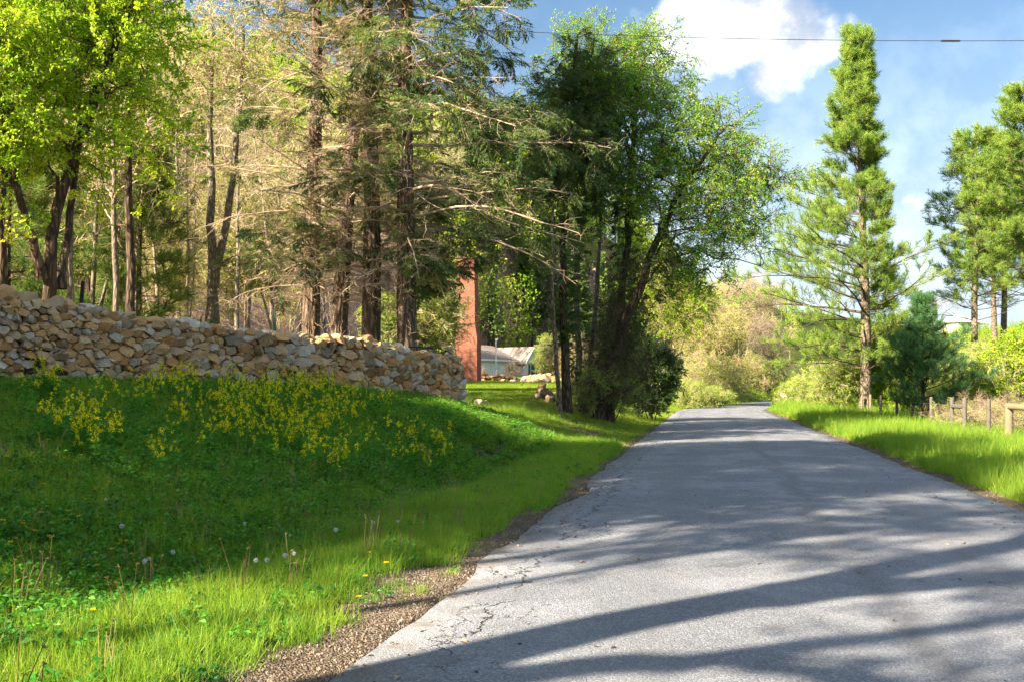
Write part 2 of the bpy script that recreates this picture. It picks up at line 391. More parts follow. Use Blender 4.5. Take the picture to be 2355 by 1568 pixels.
def ground_mat():
    m, b = mat('ground')
    P = geo(b)
    A = lambda n: b.n('ShaderNodeAttribute', {'attribute_name': n}).outputs['Fac']
    fine = b.noise(P, 14.0, 3.0, 0.65); mid = b.noise(P, 2.2, 3.0, 0.6)
    soil = b.mix(fine, (0.055, 0.036, 0.022), (0.15, 0.105, 0.066))
    turf = b.mix(mid, (0.030, 0.052, 0.012), (0.075, 0.105, 0.022))
    turf = b.mix(b.sstep(fine, 0.5, 0.75, 0, 0.6), turf, (0.10, 0.085, 0.04))
    lv = b.n('ShaderNodeTexVoronoi', {'feature': 'F1'}, Vector=P, Scale=9.0)
    litter = b.ramp(b.math('ADD', b.math('MULTIPLY', lv.outputs['Color'], 0.6), b.math('MULTIPLY', mid, 0.45)),
                    [(0.1, (0.09, 0.046, 0.032)), (0.42, (0.23, 0.135, 0.10)), (0.62, (0.34, 0.225, 0.17)), (0.9, (0.48, 0.36, 0.27))])
    gv = b.n('ShaderNodeTexVoronoi', {'feature': 'F1'}, Vector=P, Scale=62.0)
    grav = b.ramp(b.n('ShaderNodeSeparateColor', None, Color=gv.outputs['Color']).outputs[0], [(0.0, (0.09, 0.066, 0.046)), (0.4, (0.18, 0.138, 0.096)), (0.75, (0.255, 0.20, 0.145)), (1.0, (0.38, 0.32, 0.25))])
    grav = b.mix(b.sstep(mid, 0.3, 0.7), b.mix(0.55, grav, (0.085, 0.062, 0.045)), grav)
    edge = b.math('MULTIPLY', b.math('SUBTRACT', b.noise(P, 5.0, 3.0, 0.7), 0.5), 0.9)
    cut = lambda v: b.sstep(b.math('ADD', v, edge), 0.38, 0.62)
    drv = b.mix(fine, (0.17, 0.125, 0.06), (0.30, 0.24, 0.13))
    col = turf
    col = b.mix(cut(A('drive')), col, drv)
    col = b.mix(cut(A('litter')), col, litter)
    col = b.mix(cut(A('soil')), col, soil)
    gm = cut(A('gravel'))
    col = b.mix(gm, col, grav)
    h = b.math('ADD', b.math('MULTIPLY', fine, 0.6), b.math('MULTIPLY', b.math('MULTIPLY', gv.outputs['Distance'], gm), -1.5))
    h = b.math('ADD', h, b.math('MULTIPLY', lv.outputs['Distance'], 0.6))
    finish(b, col, 0.95, h, 0.1, 0.9, 0.03); return m
def road_mat():
    m, b = mat('asphalt')
    P = geo(b)
    A = lambda n: b.n('ShaderNodeAttribute', {'attribute_name': n}).outputs['Fac']
    ac, al = A('across'), A('along')
    v1 = b.n('ShaderNodeTexVoronoi', {'feature': 'F1'}, Vector=P, Scale=95.0)
    st = b.n('ShaderNodeSeparateColor', None, Color=v1.outputs['Color']).outputs[0]
    agg = b.ramp(st, [(0.0, (0.090, 0.10, 0.120)), (0.5, (0.195, 0.212, 0.248)), (0.85, (0.282, 0.303, 0.35)), (1.0, (0.44, 0.465, 0.52))])
    big = b.noise(P, 0.55, 3.0, 0.62); mid = b.noise(P, 3.2, 4.0, 0.7)
    col = b.mix(b.sstep(big, 0.42, 0.62, 0.0, 0.85), b.mix(0.45, agg, (0.121, 0.134, 0.158)), b.mix(0.4, agg, (0.285, 0.306, 0.345)))
    col = b.mix(b.sstep(mid, 0.56, 0.72, 0, 0.6), col, (0.115, 0.11, 0.108))
    # wheel tracks a little smoother and darker; a long oily streak down the lane
    wig = b.math('MULTIPLY', b.math('SUBTRACT', b.noise(P, 0.35, 3.0), 0.5), 1.1)
    for c, w, k in ((3.35, 0.25, 0.5), (1.6, 0.5, 0.28), (4.6, 0.5, 0.28)):
        q = b.math('ABSOLUTE', b.math('SUBTRACT', b.math('ADD', ac, wig), c))
        f = b.math('MULTIPLY', b.sstep(q, w, 0.0, 0.0, k), b.sstep(big, 0.38, 0.6))
        col = b.mix(f, col, (0.095, 0.096, 0.102))
    # cracks: wandering lines near the edges and a few across
    wn = b.noise(P, 1.1, 5.0, 0.72); wn2 = b.noise(P, 2.3, 5.0, 0.72)
    crack = None
    for c, amp, w, src, lo in ((0.55, 1.0, 0.011, wn, 0.42), (0.34, 0.9, 0.008, wn2, 0.46), (5.35, 1.0, 0.010, wn2, 0.47), (0.85, 1.3, 0.007, wn2, 0.5)):
        q = b.math('ABSOLUTE', b.math('SUBTRACT', b.math('ADD', ac, b.math('MULTIPLY', b.math('SUBTRACT', src, 0.5), amp)), c))
        f = b.math('MULTIPLY', b.sstep(q, w * 1.9, w * 0.4), b.sstep(big, lo, lo + 0.06))
        crack = f if crack is None else b.math('MAXIMUM', crack, f)
    ve = b.n('ShaderNodeTexVoronoi', {'feature': 'DISTANCE_TO_EDGE'}, Vector=b.vmath('ADD', P, b.vmath('MULTIPLY', b.noise(P, 3.0, 3.0, 0.7, 0, 1), (0.5, 0.5, 0.5))), Scale=1.5)
    near = b.math('MULTIPLY', b.sstep(ac, 0.85, 0.25), b.sstep(big, 0.5, 0.6))
    crack = b.math('MAXIMUM', crack, b.math('MULTIPLY', b.sstep(ve.outputs['Distance'], 0.016, 0.004), near))
    col = b.mix(b.math('MULTIPLY', crack, 0.9), col, (0.018, 0.017, 0.016))
    dust = b.math('MULTIPLY', b.math('MAXIMUM', b.sstep(ac, 0.5, 0.02), b.sstep(ac, 5.6, 6.05)), b.sstep(mid, 0.42, 0.66))
    col = b.mix(b.math('MULTIPLY', dust, 0.55), col, (0.15, 0.125, 0.10))
    h = b.math('SUBTRACT', b.math('MULTIPLY', v1.outputs['Distance'], -0.8), b.math('MULTIPLY', crack, 2.2))
    finish(b, col, 0.82, h, 0.35, 0.75, 0.012); return m

# ------------------------------------------------------------------ ground sheet and road
def build_ground():
    ys = np.concatenate([np.linspace(-60, 2, 32), np.arange(2.3, 13, 0.20), np.geomspace(13, 60, 96), np.geomspace(60.8, 260, 60), np.geomspace(265, 2600, 30)])
    us = np.concatenate([-np.geomspace(30, 0.72, 34), np.linspace(-0.70, 0.70, 170), np.geomspace(0.72, 30, 34)])
    Yg = np.repeat(ys[:, None], len(us), 1)
    Xg = us[None] * np.maximum(np.abs(Yg), 9.0) + 0.12 * np.maximum(Yg, 0)
    Xg = np.where(np.abs(us)[None] > 0.7, Xg, Xg)
    X, Y = Xg.ravel(), Yg.ravel()
    Z = ground_z(X, Y)
    g, l, s, d = masks(X, Y)
    ny, nx = Xg.shape; idx = np.arange(ny * nx).reshape(ny, nx)
    Q = np.stack([idx[:-1, :-1], idx[:-1, 1:], idx[1:, 1:], idx[1:, :-1]], -1).reshape(-1, 4)
    me = mesh_np('ground', np.stack([X, Y, Z], 1), Q, None, [ground_mat()], True, None,
                 {'gravel': ('FLOAT', g), 'litter': ('FLOAT', l), 'soil': ('FLOAT', s), 'drive': ('FLOAT', d)})
    o = put(bpy.data.objects.new('ground', me)); o['kind'] = 'structure'; o['label'] = 'grassy roadside ground rising to a leaf-littered hillside'
def build_road():
    ys = np.concatenate([np.arange(-25, 3, 1.0), np.arange(3, 40, 0.16), np.arange(40, 300, 1.0)])
    n = 15; V = []; ac = []; al = []
    for y in ys:
        xl, xr = float(road_l(y)), float(road_r(y))
        wl = 0.10 * (vnoise(np.array([y]), np.array([3.0]), 0.8, 5)[0] - 0.5) + 0.09 * (vnoise(np.array([y]), np.array([1.0]), 3.1, 6)[0] - 0.5)
        wr = 0.12 * (vnoise(np.array([y]), np.array([7.0]), 0.7, 7)[0] - 0.5) + 0.09 * (vnoise(np.array([y]), np.array([2.0]), 2.9, 8)[0] - 0.5)
        # worn bite out of the edge where the drive joins
        wl += 0.42 * math.exp(-((y - 15.0) / 1.3) ** 2) * 0.6
        xs = np.linspace(xl + wl, xr + wr, n)
        t = np.linspace(-1, 1, n)
        z = float(road_z(y)) + 0.012 + 0.05 * (1 - t * t)
        V.append([(xs[0] - 0.03, y, z[0] - 0.07)] + [(x, y, q) for x, q in zip(xs, z)] + [(xs[-1] + 0.03, y, z[-1] - 0.07)])
        a = [0.0] + list(xs - xl) + [6.06]; ac.append(a); al.append([y] * (n + 2))
    V = np.array(V); ny, nx, _ = V.shape; idx = np.arange(ny * nx).reshape(ny, nx)
    Q = np.stack([idx[:-1, :-1], idx[:-1, 1:], idx[1:, 1:], idx[1:, :-1]], -1).reshape(-1, 4)
    me = mesh_np('road', V.reshape(-1, 3), Q, None, [road_mat()], True, None, {'across': ('FLOAT', np.array(ac).ravel()), 'along': ('FLOAT', np.array(al).ravel())})
    o = put(bpy.data.objects.new('road', me)); o['kind'] = 'structure'; o['label'] = 'worn grey asphalt country road with cracked edges'
build_ground(); build_road()
# ------------------------------------------------------------------ foliage materials and prototypes
M = {}
M['leaf_lime'] = leaf_mat('leaf_lime', (0.25, 0.46, 0.025), (0.56, 0.68, 0.05), 0.5, tint=(1.15, 1.2, 0.5))
M['leaf_green'] = leaf_mat('leaf_green', (0.15, 0.38, 0.055), (0.46, 0.62, 0.08), 0.55, tint=(1.2, 1.35, 0.5))
M['leaf_pale'] = leaf_mat('leaf_pale', (0.24, 0.33, 0.05), (0.50, 0.54, 0.11), 0.45)
M['leaf_shrub'] = leaf_mat('leaf_shrub', (0.15, 0.32, 0.028), (0.42, 0.54, 0.055), 0.47)
M['leaf_dark'] = leaf_mat('leaf_dark', (0.018, 0.062, 0.014), (0.07, 0.14, 0.026), 0.28, 0.3, spec=0.5)
M['leaf_ivy'] = leaf_mat('leaf_ivy', (0.03, 0.08, 0.016), (0.09, 0.17, 0.03), 0.28, 0.35, spec=0.4)
M['hemlock'] = leaf_mat('hemlock_needles', (0.055, 0.13, 0.05), (0.20, 0.27, 0.075), 0.38, 0.6)
M['hemlock_grey'] = leaf_mat('hemlock_needles_pale', (0.22, 0.24, 0.105), (0.44, 0.41, 0.21), 0.33, 0.7)
M['pine'] = leaf_mat('pine_needles', (0.13, 0.27, 0.05), (0.37, 0.50, 0.09), 0.35, 0.55)
M['pine_dark'] = leaf_mat('pine_needles_blue', (0.06, 0.19, 0.085), (0.16, 0.33, 0.12), 0.4, 0.5)
M['pine_forest'] = leaf_mat('pine_needles_forest', (0.07, 0.17, 0.04), (0.25, 0.34, 0.075), 0.38, 0.55)
M['grass'] = leaf_mat('grass_blade', (0.055, 0.24, 0.022), (0.36, 0.46, 0.055), 0.45, 0.45, nscale=0.35)
M['grass_lawn'] = leaf_mat('grass_lawn', (0.12, 0.28, 0.022), (0.36, 0.45, 0.055), 0.45, 0.5, nscale=0.3)
M['grass_dry'] = leaf_mat('grass_dry', (0.20, 0.15, 0.065), (0.36, 0.29, 0.14), 0.3, 0.6)
M['weed'] = leaf_mat('weed_leaf', (0.045, 0.21, 0.024), (0.14, 0.37, 0.04), 0.4, 0.45)
M['weed_dark'] = leaf_mat('weed_leaf_dark', (0.026, 0.125, 0.022), (0.08, 0.24, 0.04), 0.35, 0.4)
M['mustard'] = leaf_mat('mustard_petal', (0.80, 0.70, 0.012), (0.95, 0.88, 0.02), 0.4, 0.6, tint=(1, 1, 0.6))
M['dandelion'] = leaf_mat('dandelion_petal', (0.75, 0.48, 0.010), (0.9, 0.65, 0.02), 0.2, 0.6)
M['fluff'] = leaf_mat('dandelion_fluff', (0.62, 0.62, 0.60), (0.78, 0.78, 0.75), 0.4, 0.8, tint=(1, 1, 1))
M['redbud'] = leaf_mat('red_bud', (0.42, 0.07, 0.04), (0.55, 0.14, 0.06), 0.3, 0.6)
M['bark_hem'] = bark_mat('hemlock_bark', (0.050, 0.036, 0.027), (0.25, 0.182, 0.13), 4.5, 0.13, 1.0, (0.23, 0.20, 0.15), 0.05)
M['bark_dark'] = bark_mat('dark_bark', (0.03, 0.023, 0.017), (0.15, 0.108, 0.075), 5.0, 0.2, 1.0, None, 0.04)
M['bark_grey'] = bark_mat('grey_bark', (0.10, 0.085, 0.066), (0.30, 0.255, 0.195), 6.0, 0.3, 0.5, (0.30, 0.30, 0.22))
M['bark_pine'] = bark_mat('pine_bark', (0.08, 0.062, 0.048), (0.30, 0.24, 0.175), 5.0, 0.4, 0.9, (0.28, 0.27, 0.2), 0.04)
M['bark_pale'] = bark_mat('pale_bark', (0.20, 0.155, 0.115), (0.46, 0.38, 0.29), 6.0, 0.3, 0.4)
M['twig'] = plain('dead_twig', (0.46, 0.36, 0.26), 0.9, 0.35, 2.0, 0.1)
M['twig_dark'] = plain('brown_twig', (0.10, 0.075, 0.052), 0.9, 0.3, 2.0, 0.1)
M['brush'] = plain('brush_twig', (0.36, 0.28, 0.19), 0.9, 0.35, 2.0, 0.1)

def frame_for(D):
    D = unit(D); ref = np.where(np.abs(D[:, 2:3]) < 0.9, np.array([0, 0, 1.0]), np.array([1.0, 0, 0]))
    A = unit(np.cross(D, ref)); return A, np.cross(A, D)
def leaf_quads(P, D, ls, wid, g, flat=0.6, fold=0.25):
    """folded diamond leaves at P pointing along D"""
    n = len(P); A, U = frame_for(D)
    roll = g.normal(0, 1 - flat, n) * 1.6; c, s = np.cos(roll)[:, None], np.sin(roll)[:, None]
    A, U = A * c + U * s, U * c - A * s
    L = ls * g.uniform(0.65, 1.2, n)[:, None]; W = L * wid
    b = P; t = P + unit(D) * L - U * L * 0.12; mid = P + unit(D) * L * 0.45
    l = mid + A * W * 0.5 + U * L * fold * 0.4; r = mid - A * W * 0.5 + U * L * fold * 0.4
    V = np.stack([b, l, t, r], 1).reshape(-1, 3); i = np.arange(n)[:, None] * 4
    return V, np.concatenate([i + [0, 3, 2], i + [0, 2, 1]])
def blades(P, D, L, w, g, bend=0.35, seg=2):
    """thin tapered strips"""
    n = len(P); D = unit(D); A, U = frame_for(D); a = g.uniform(0, 2 * math.pi, n)[:, None]
    A = A * np.cos(a) + U * np.sin(a)
    L = np.broadcast_to(np.asarray(L, float), (n,))[:, None]; w = np.broadcast_to(np.asarray(w, float), (n,))[:, None]
    out = D.copy(); out[:, 2] = -0.25; rows = []
    for k in range(seg + 1):
        t = k / seg; p = P + D * L * t + out * L * bend * t * t
        rows.append((p - A * w * (1 - t) * 0.5, p + A * w * (1 - t) * 0.5) if k < seg else (p,))
    V = np.stack([q for r in rows for q in r], 1); m = V.shape[1]; V = V.reshape(-1, 3); i = np.arange(n)[:, None] * m
    T = []
    for k in range(seg - 1): T += [i + [2 * k, 2 * k + 1, 2 * k + 3], i + [2 * k, 2 * k + 3, 2 * k + 2]]
    k = seg - 1; T.append(i + [2 * k, 2 * k + 1, 2 * k + 2])
    return V, np.concatenate(T)
def rdir(n, g, zlo=-1, zhi=1):
    z = g.uniform(zlo, zhi, n); a = g.uniform(0, 2 * math.pi, n); r = np.sqrt(np.maximum(0, 1 - z * z)); return np.stack([r * np.cos(a), r * np.sin(a), z], 1)

def spray(name, leafm, twigm, nl, L, ls, wid, seed, flat=0.6, spread=0.5, droop=0.0, ntw=5):
    g = np.random.default_rng(seed)
    main = grow(np.zeros((1, 3)), np.array([[1, 0, 0.05]]), np.array([L]), 5, 0.12, (0, 0, -droop), g)
    o, d, _, t = spawn(main, ntw, 0.15, 0.95, g)
    side = g.choice([-1, 1], ntw)[:, None] * np.array([[0, 1.0, 0]])
    dd = d * 0.8 + side * g.uniform(0.5, 1.1, (ntw, 1)) * spread * 2 + g.normal(0, 0.25, (ntw, 3))
    sub = grow(o, dd, L * 0.6 * (1 - 0.5 * t), 5, 0.14, (0, 0, -droop), g)
    allp = np.concatenate([main, sub]); 
    lo, ld, _, lt = spawn(allp, max(1, nl // len(allp)), 0.15, 1.0, g)
    ldir = ld * 0.6 + rdir(len(lo), g) * np.array([1, 1, 0.6]) * 0.9; ldir[:, 2] -= 0.25
    V, T = leaf_quads(lo, ldir, ls, wid, g, flat)
    b = Bag().add(V, None, T, 0)
    tv, tq = tubes(allp, np.broadcast_to(np.linspace(L * 0.011, L * 0.003, 5), allp.shape[:2]), 3); b.add(tv, tq, None, 1)
    return bpy.data.objects.new(name, b.mesh(name, [leafm, twigm]))
def fan(name, needlem, twigm, seed, L=0.55, nside=9, droop=0.05):
    """flat hemlock spray"""
    g = np.random.default_rng(seed)
    main = grow(np.zeros((1, 3)), np.array([[1, 0, 0.0]]), np.array([L]), 6, 0.06, (0, 0, -droop), g)
    o, d, _, t = spawn(main, nside * 2, 0.08, 0.98, g)
    sg = np.tile([1, -1], nside)[:, None]
    dd = d * 0.75 + sg * np.array([[0, 1.0, 0]]) * g.uniform(0.6, 1.1, (nside * 2, 1)) + g.normal(0, 0.12, (nside * 2, 3))
    sub = grow(o, dd, L * 0.55 * (1.05 - 0.75 * t), 5, 0.1, (0, 0, -droop * 1.5), g)
    o2, d2, _, t2 = spawn(sub, 7, 0.1, 1.0, g)
    V, T = blades(o2, d2 * 0.9 + rdir(len(o2), g) * np.array([1, 1, 0.35]) * 0.75, g.uniform(0.05, 0.11, len(o2)), 0.026, g, 0.1, 2)
    b = Bag().add(V, None, T, 0)
    tv, tq = tubes(np.concatenate([main[:, :5], sub]), np.broadcast_to(np.linspace(0.004, 0.0015, 5), (1 + len(sub), 5)), 3); b.add(tv, tq, None, 1)
    return bpy.data.objects.new(name, b.mesh(name, [needlem, twigm]))
def brushy(name, needlem, twigm, seed, L=0.34, nn=120, nl=0.13, w=0.0075):
    """white pine shoot: needles standing round a twig that points along +X"""
    g = np.random.default_rng(seed)
    main = grow(np.zeros((1, 3)), np.array([[1, 0, 0.1]]), np.array([L]), 5, 0.08, (0, 0, 0.03), g)
    sub = grow(main[0, [1, 2, 2, 3]], np.array([[1, .8, .1], [1, -.8, .1], [1, .3, .5], [1, -.3, .3]]), np.full(4, L * 0.55), 5, 0.08, (0, 0, 0.04), g)
    allp = np.concatenate([main, sub])
    o, d, _, t = spawn(allp, nn // 5, 0.25, 1.0, g)
    V, T = blades(o, d * 0.75 + rdir(len(o), g) * 0.75 + np.array([0, 0, 0.12]), g.uniform(0.7, 1.1, len(o)) * nl, w, g, 0.12, 2)
    b = Bag().add(V, None, T, 0)
    tv, tq = tubes(allp, np.broadcast_to(np.linspace(0.007, 0.003, 5), (5, 5)), 3); b.add(tv, tq, None, 1)
    return bpy.data.objects.new(name, b.mesh(name, [needlem, twigm]))
def twigs(name, m, seed, L=0.9, n1=6, n2=5, r=0.006, wob=0.22):
    g = np.random.default_rng(seed)
    main = grow(np.zeros((1, 3)), np.array([[1, 0, 0.1]]), np.array([L]), 6, wob * 0.7, (0, 0, 0), g)
    o, d, _, t = spawn(main, n1, 0.15, 1.0, g); sub = grow(o, d * 0.7 + rdir(n1, g) * 0.9, L * 0.6 * (1.1 - 0.6 * t), 6, wob, (0, 0, 0), g)
    o, d, _, t = spawn(sub, n2, 0.2, 1.0, g); s3 = grow(o, d * 0.7 + rdir(n1 * n2, g) * 0.9, L * 0.32 * (1.1 - 0.6 * t), 6, wob, (0, 0, 0), g)
    b = Bag()
    for P, r0 in ((main, r), (sub, r * 0.65), (s3, r * 0.45)):
        v, q = tubes(P, np.broadcast_to(np.linspace(r0, r0 * 0.45, 6), P.shape[:2]), 3); b.add(v, q)
    return bpy.data.objects.new(name, b.mesh(name, [m]))
def tuft(name, m, seed, n=26, rad=0.10, h=0.2, w=0.007, lean=0.5, bend=0.5, m2=None, nd=0):
    g = np.random.default_rng(seed)
    a = g.uniform(0, 6.283, n); r = rad * np.sqrt(g.random(n)); P = np.stack([r * np.cos(a), r * np.sin(a), np.full(n, -0.02)], 1)
    a2 = a + g.normal(0, 1.0, n); l = np.abs(g.normal(0, lean, n)); D = np.stack([np.cos(a2) * l, np.sin(a2) * l, np.ones(n)], 1)
    V, T = blades(P, D, h * g.uniform(0.5, 1.15, n), w, g, bend, 3)
    b = Bag().add(V, None, T, 0)
    if nd:
        V, T = blades(P[:nd], D[:nd] * np.array([1, 1, 0.5]), h * g.uniform(0.5, 0.9, nd), w * 0.8, g, bend, 2); b.add(V, None, T, 1)
    return bpy.data.objects.new(name, b.mesh(name, [m] + ([m2] if m2 else [])))
def weed(name, m, seed, n=30, rad=0.12, h=0.16, ls=0.05, wid=0.55):
    g = np.random.default_rng(seed); ns = 7
    a = g.uniform(0, 6.283, ns); P = np.stack([np.cos(a), np.sin(a), np.zeros(ns)], 1) * rad * g.random((ns, 1)); P[:, 2] = -0.02
    D = np.stack([np.cos(a) * 0.5, np.sin(a) * 0.5, np.ones(ns)], 1)
    S = grow(P, D, h * g.uniform(0.6, 1.2, ns), 4, 0.15, (0, 0, 0), g)
    o, d, _, t = spawn(S, n // ns + 1, 0.2, 1.0, g); ld = rdir(len(o), g, -0.2, 0.6)
    V, T = leaf_quads(o, ld, ls, wid, g, 0.7)
    b = Bag().add(V, None, T); v, q = tubes(S, np.broadcast_to(np.linspace(0.003, 0.001, 4), S.shape[:2]), 3); b.add(v, q)
    return bpy.data.objects.new(name, b.mesh(name, [m]))

PR = {}
PR['lime'] = [spray('leaf_spray', M['leaf_lime'], M['twig_dark'], 60, 0.75, 0.085, 0.72, i, 0.5, 0.6, 0.02, 6) for i in (1, 2, 3)]
PR['green'] = [spray('leaf_spray', M['leaf_green'], M['twig_dark'], 46, 0.85, 0.088, 0.5, i, 0.4, 0.6, 0.05, 6) for i in (4, 5, 6)]
PR['pale'] = [spray('leaf_spray', M['leaf_pale'], M['brush'], 46, 0.9, 0.07, 0.7, i, 0.4, 0.6, 0.02, 7) for i in (7, 8, 9)]
PR['bud'] = [spray('leaf_spray', M['leaf_lime'], M['twig'], 30, 1.1, 0.07, 0.7, i, 0.4, 0.6, 0.0, 7) for i in (10, 11)]
PR['shrub'] = [spray('leaf_spray', M['leaf_shrub'], M['twig'], 60, 0.7, 0.07, 0.6, i, 0.4, 0.7, 0.02, 7) for i in (12, 13, 14)]
PR['dark'] = [spray('leaf_spray', M['leaf_dark'], M['twig_dark'], 64, 0.5, 0.065, 0.6, i, 0.3, 0.7, 0.02, 6) for i in (15, 16)]
PR['ivy'] = [spray('leaf_spray', M['leaf_ivy'], M['twig_dark'], 50, 0.42, 0.07, 0.9, i, 0.3, 0.8, 0.05, 5) for i in (17, 18)]
PR['hem'] = [fan('hemlock_spray', M['hemlock'], M['twig_dark'], i, 0.62, 10, 0.07) for i in (20, 21, 22)]
PR['hemg'] = [fan('hemlock_spray', M['hemlock_grey'], M['twig'], i, 0.6, 8, 0.05) for i in (23, 24)]
PR['pine'] = [brushy('pine_shoot', M['pine'], M['twig_dark'], i, 0.38, 110, 0.15, 0.008) for i in (30, 31, 32)]
PR['pined'] = [brushy('pine_shoot', M['pine_dark'], M['twig_dark'], i, 0.3, 130, 0.12, 0.006) for i in (33, 34)]
PR['pinef'] = [brushy('pine_shoot', M['pine_forest'], M['twig_dark'], i, 0.42, 90, 0.16, 0.011) for i in (35, 36)]
PR['twig'] = [twigs('dead_twig_spray', M['twig'], i, 0.8, 6, 5, 0.007, 0.28) for i in (40, 41, 42)]
PR['brush'] = [twigs('brush_twig_spray', M['brush'], i, 1.3, 7, 5, 0.008, 0.2) for i in (43, 44, 45)]
PR['brushd'] = [twigs('brush_twig_spray', M['twig_dark'], i, 1.3, 7, 5, 0.008, 0.2) for i in (46, 47)]
PR['vine'] = [twigs('vine_spray', M['bark_pale'], i, 1.5, 6, 4, 0.016, 0.34) for i in (48, 49)]

# ------------------------------------------------------------------ tree builders
def curve(pts, n):
    pts = np.asarray(pts, float); m = len(pts)
    d = np.r_[0, np.cumsum(np.linalg.norm(np.diff(pts, axis=0), axis=1))]
    t = np.linspace(0, d[-1], n); out = np.stack([np.interp(t, d, pts[:, k]) for k in range(3)], 1)
    for _ in range(3):
        o2 = out.copy(); o2[1:-1] = (out[:-2] + 2 * out[1:-1] + out[2:]) / 4; out = o2
    return out
def bez(p0, d0, p2, n, sag=0.0, lead=0.4, g=rng, wob=0.05):
    L = np.linalg.norm(p2 - p0, axis=1, keepdims=True)
    p1 = p0 + unit(d0) * L * lead; p1[:, 2] += L[:, 0] * 0.10
    t = np.linspace(0, 1, n)[None, :, None]
    P = (1 - t) ** 2 * p0[:, None] + 2 * t * (1 - t) * p1[:, None] + t * t * p2[:, None]
    P = P + g.normal(0, 1, P.shape) * (L[:, None] * wob) * (t * (1 - t) * 2); P[:, :, 2] -= (sag * L * (t[0, :, 0] ** 2)[None]) if sag else 0
    return P
def attach(targets, SP, SD, g, up=0.35):
    """nearest point of the skeleton below each target"""
    out = np.zeros(len(targets), int)
    for k in range(0, len(targets), 400):
        q = targets[k:k + 400]; df = q[:, None] - SP[None]
        dist = np.linalg.norm(df, axis=2) - up * df[:, :, 2]
        out[k:k + 400] = np.argmin(dist + g.uniform(0, 0.25, dist.shape), 1)
    return out
def in_blobs(blobs, n, g, p=0.5):
    w = np.array([b[6] if len(b) > 6 else b[3] * b[4] * b[5] for b in blobs], float); k = g.choice(len(blobs), n, p=w / w.sum())
    bl = np.array([b[:6] for b in blobs], float)[k]
    return bl[:, :3] + rdir(n, g) * (g.random((n, 1)) ** p) * bl[:, 3:]
def volume_tree(root, trunks, blobs, n1, n2, n3, leafs, lscale, barkm, twigm, seed, n4=0, sag=0.0, bare=0.0, r1=0.05, crown_name='crown', trunk_k=9, lname='limbs', extra=None):
    """trunk(s) given as [(points, r0, r1)], limbs reaching into crown volumes, leaf sprays on the twig ends (root-local space)"""
    g = np.random.default_rng(seed)
    SP, SD, tb = [], [], Bag()
    for pts, ra, rb in trunks:
        if -0.15 < pts[0][2] < 1.25: pts = [(pts[0][0] - 0.05, pts[0][1], -0.35)] + list(pts)
        P = curve(pts, 16); t = np.linspace(0, 1, 16)
        rr = ra + (rb - ra) * t ** 0.9; rr[0] *= 1.45; rr[1] *= 1.12
        P[1:] += g.normal(0, ra * 0.16, (15, 3)) * np.array([1, 1, 0.3])
        v, q = tubes(P, rr, trunk_k); 
        tb.add(v, q); SP.append(P[6:]); SD.append(unit(np.gradient(P, axis=0))[6:])
    tb.obj('trunk', barkm, root, True)
    SP = np.concatenate(SP); SD = np.concatenate(SD); lb = Bag()
    P1 = in_blobs(blobs, n1, g, 0.6); a = attach(P1, SP, SD, g, 0.6)
    B1 = bez(SP[a], SD[a] + rdir(n1, g) * 0.3, P1, 10, sag, 0.4, g, 0.06)
    v, q = tubes(B1, r1 * g.uniform(0.6, 1.2, (n1, 1)) * np.linspace(1, 0.3, 10)[None], 6); lb.add(v, q)
    S1 = B1[:, 2:].reshape(-1, 3); D1 = unit(np.gradient(B1, axis=1))[:, 2:].reshape(-1, 3)
    P2 = in_blobs(blobs, n2, g, 0.45); a = attach(P2, S1, D1, g, 0.3)
    B2 = bez(S1[a], D1[a] + rdir(n2, g) * 0.4, P2, 8, sag, 0.35, g, 0.06)
    v, q = tubes(B2, r1 * 0.36 * g.uniform(0.6, 1.2, (n2, 1)) * np.linspace(1, 0.35, 8)[None], 4); lb.add(v, q)
    S2 = B2[:, 2:].reshape(-1, 3); D2 = unit(np.gradient(B2, axis=1))[:, 2:].reshape(-1, 3)
    P3 = in_blobs(blobs, n3, g, 0.4); a = attach(P3, S2, D2, g, 0.2)
    df = P3 - S2[a]; ln = np.linalg.norm(df, axis=1, keepdims=True); P3 = S2[a] + df * np.minimum(1, 1.6 / np.maximum(ln, 1e-3))
    B3 = bez(S2[a], D2[a] + rdir(n3, g) * 0.5, P3, 5, sag, 0.35, g, 0.06)
    v, q = tubes(B3, r1 * 0.15 * g.uniform(0.7, 1.2, (n3, 1)) * np.linspace(1, 0.4, 5)[None], 3); lb.add(v, q)
    lb.obj(lname, twigm, root, True)
    if leafs:
        tip = np.concatenate([B3[:, -1], B3[:, 2], B2[:, -1], B2[:, 5]]); dr = np.concatenate([B3[:, -1] - B3[:, -2], B3[:, 3] - B3[:, 2], B2[:, -1] - B2[:, -2], B2[:, 6] - B2[:, 5]])
        if bare > 0: k = g.random(len(tip)) > bare; tip, dr = tip[k], dr[k]
        if extra is not None: tip = np.concatenate([tip, extra[0]]); dr = np.concatenate([dr, extra[1]])
        dr = unit(dr) + rdir(len(tip), g) * 0.5
        scatter(crown_name, tip, rot_along(dr, g.normal(0, 0.8, len(tip))), lscale * g.uniform(0.7, 1.25, len(tip)), leafs, root, None, g)
    return root
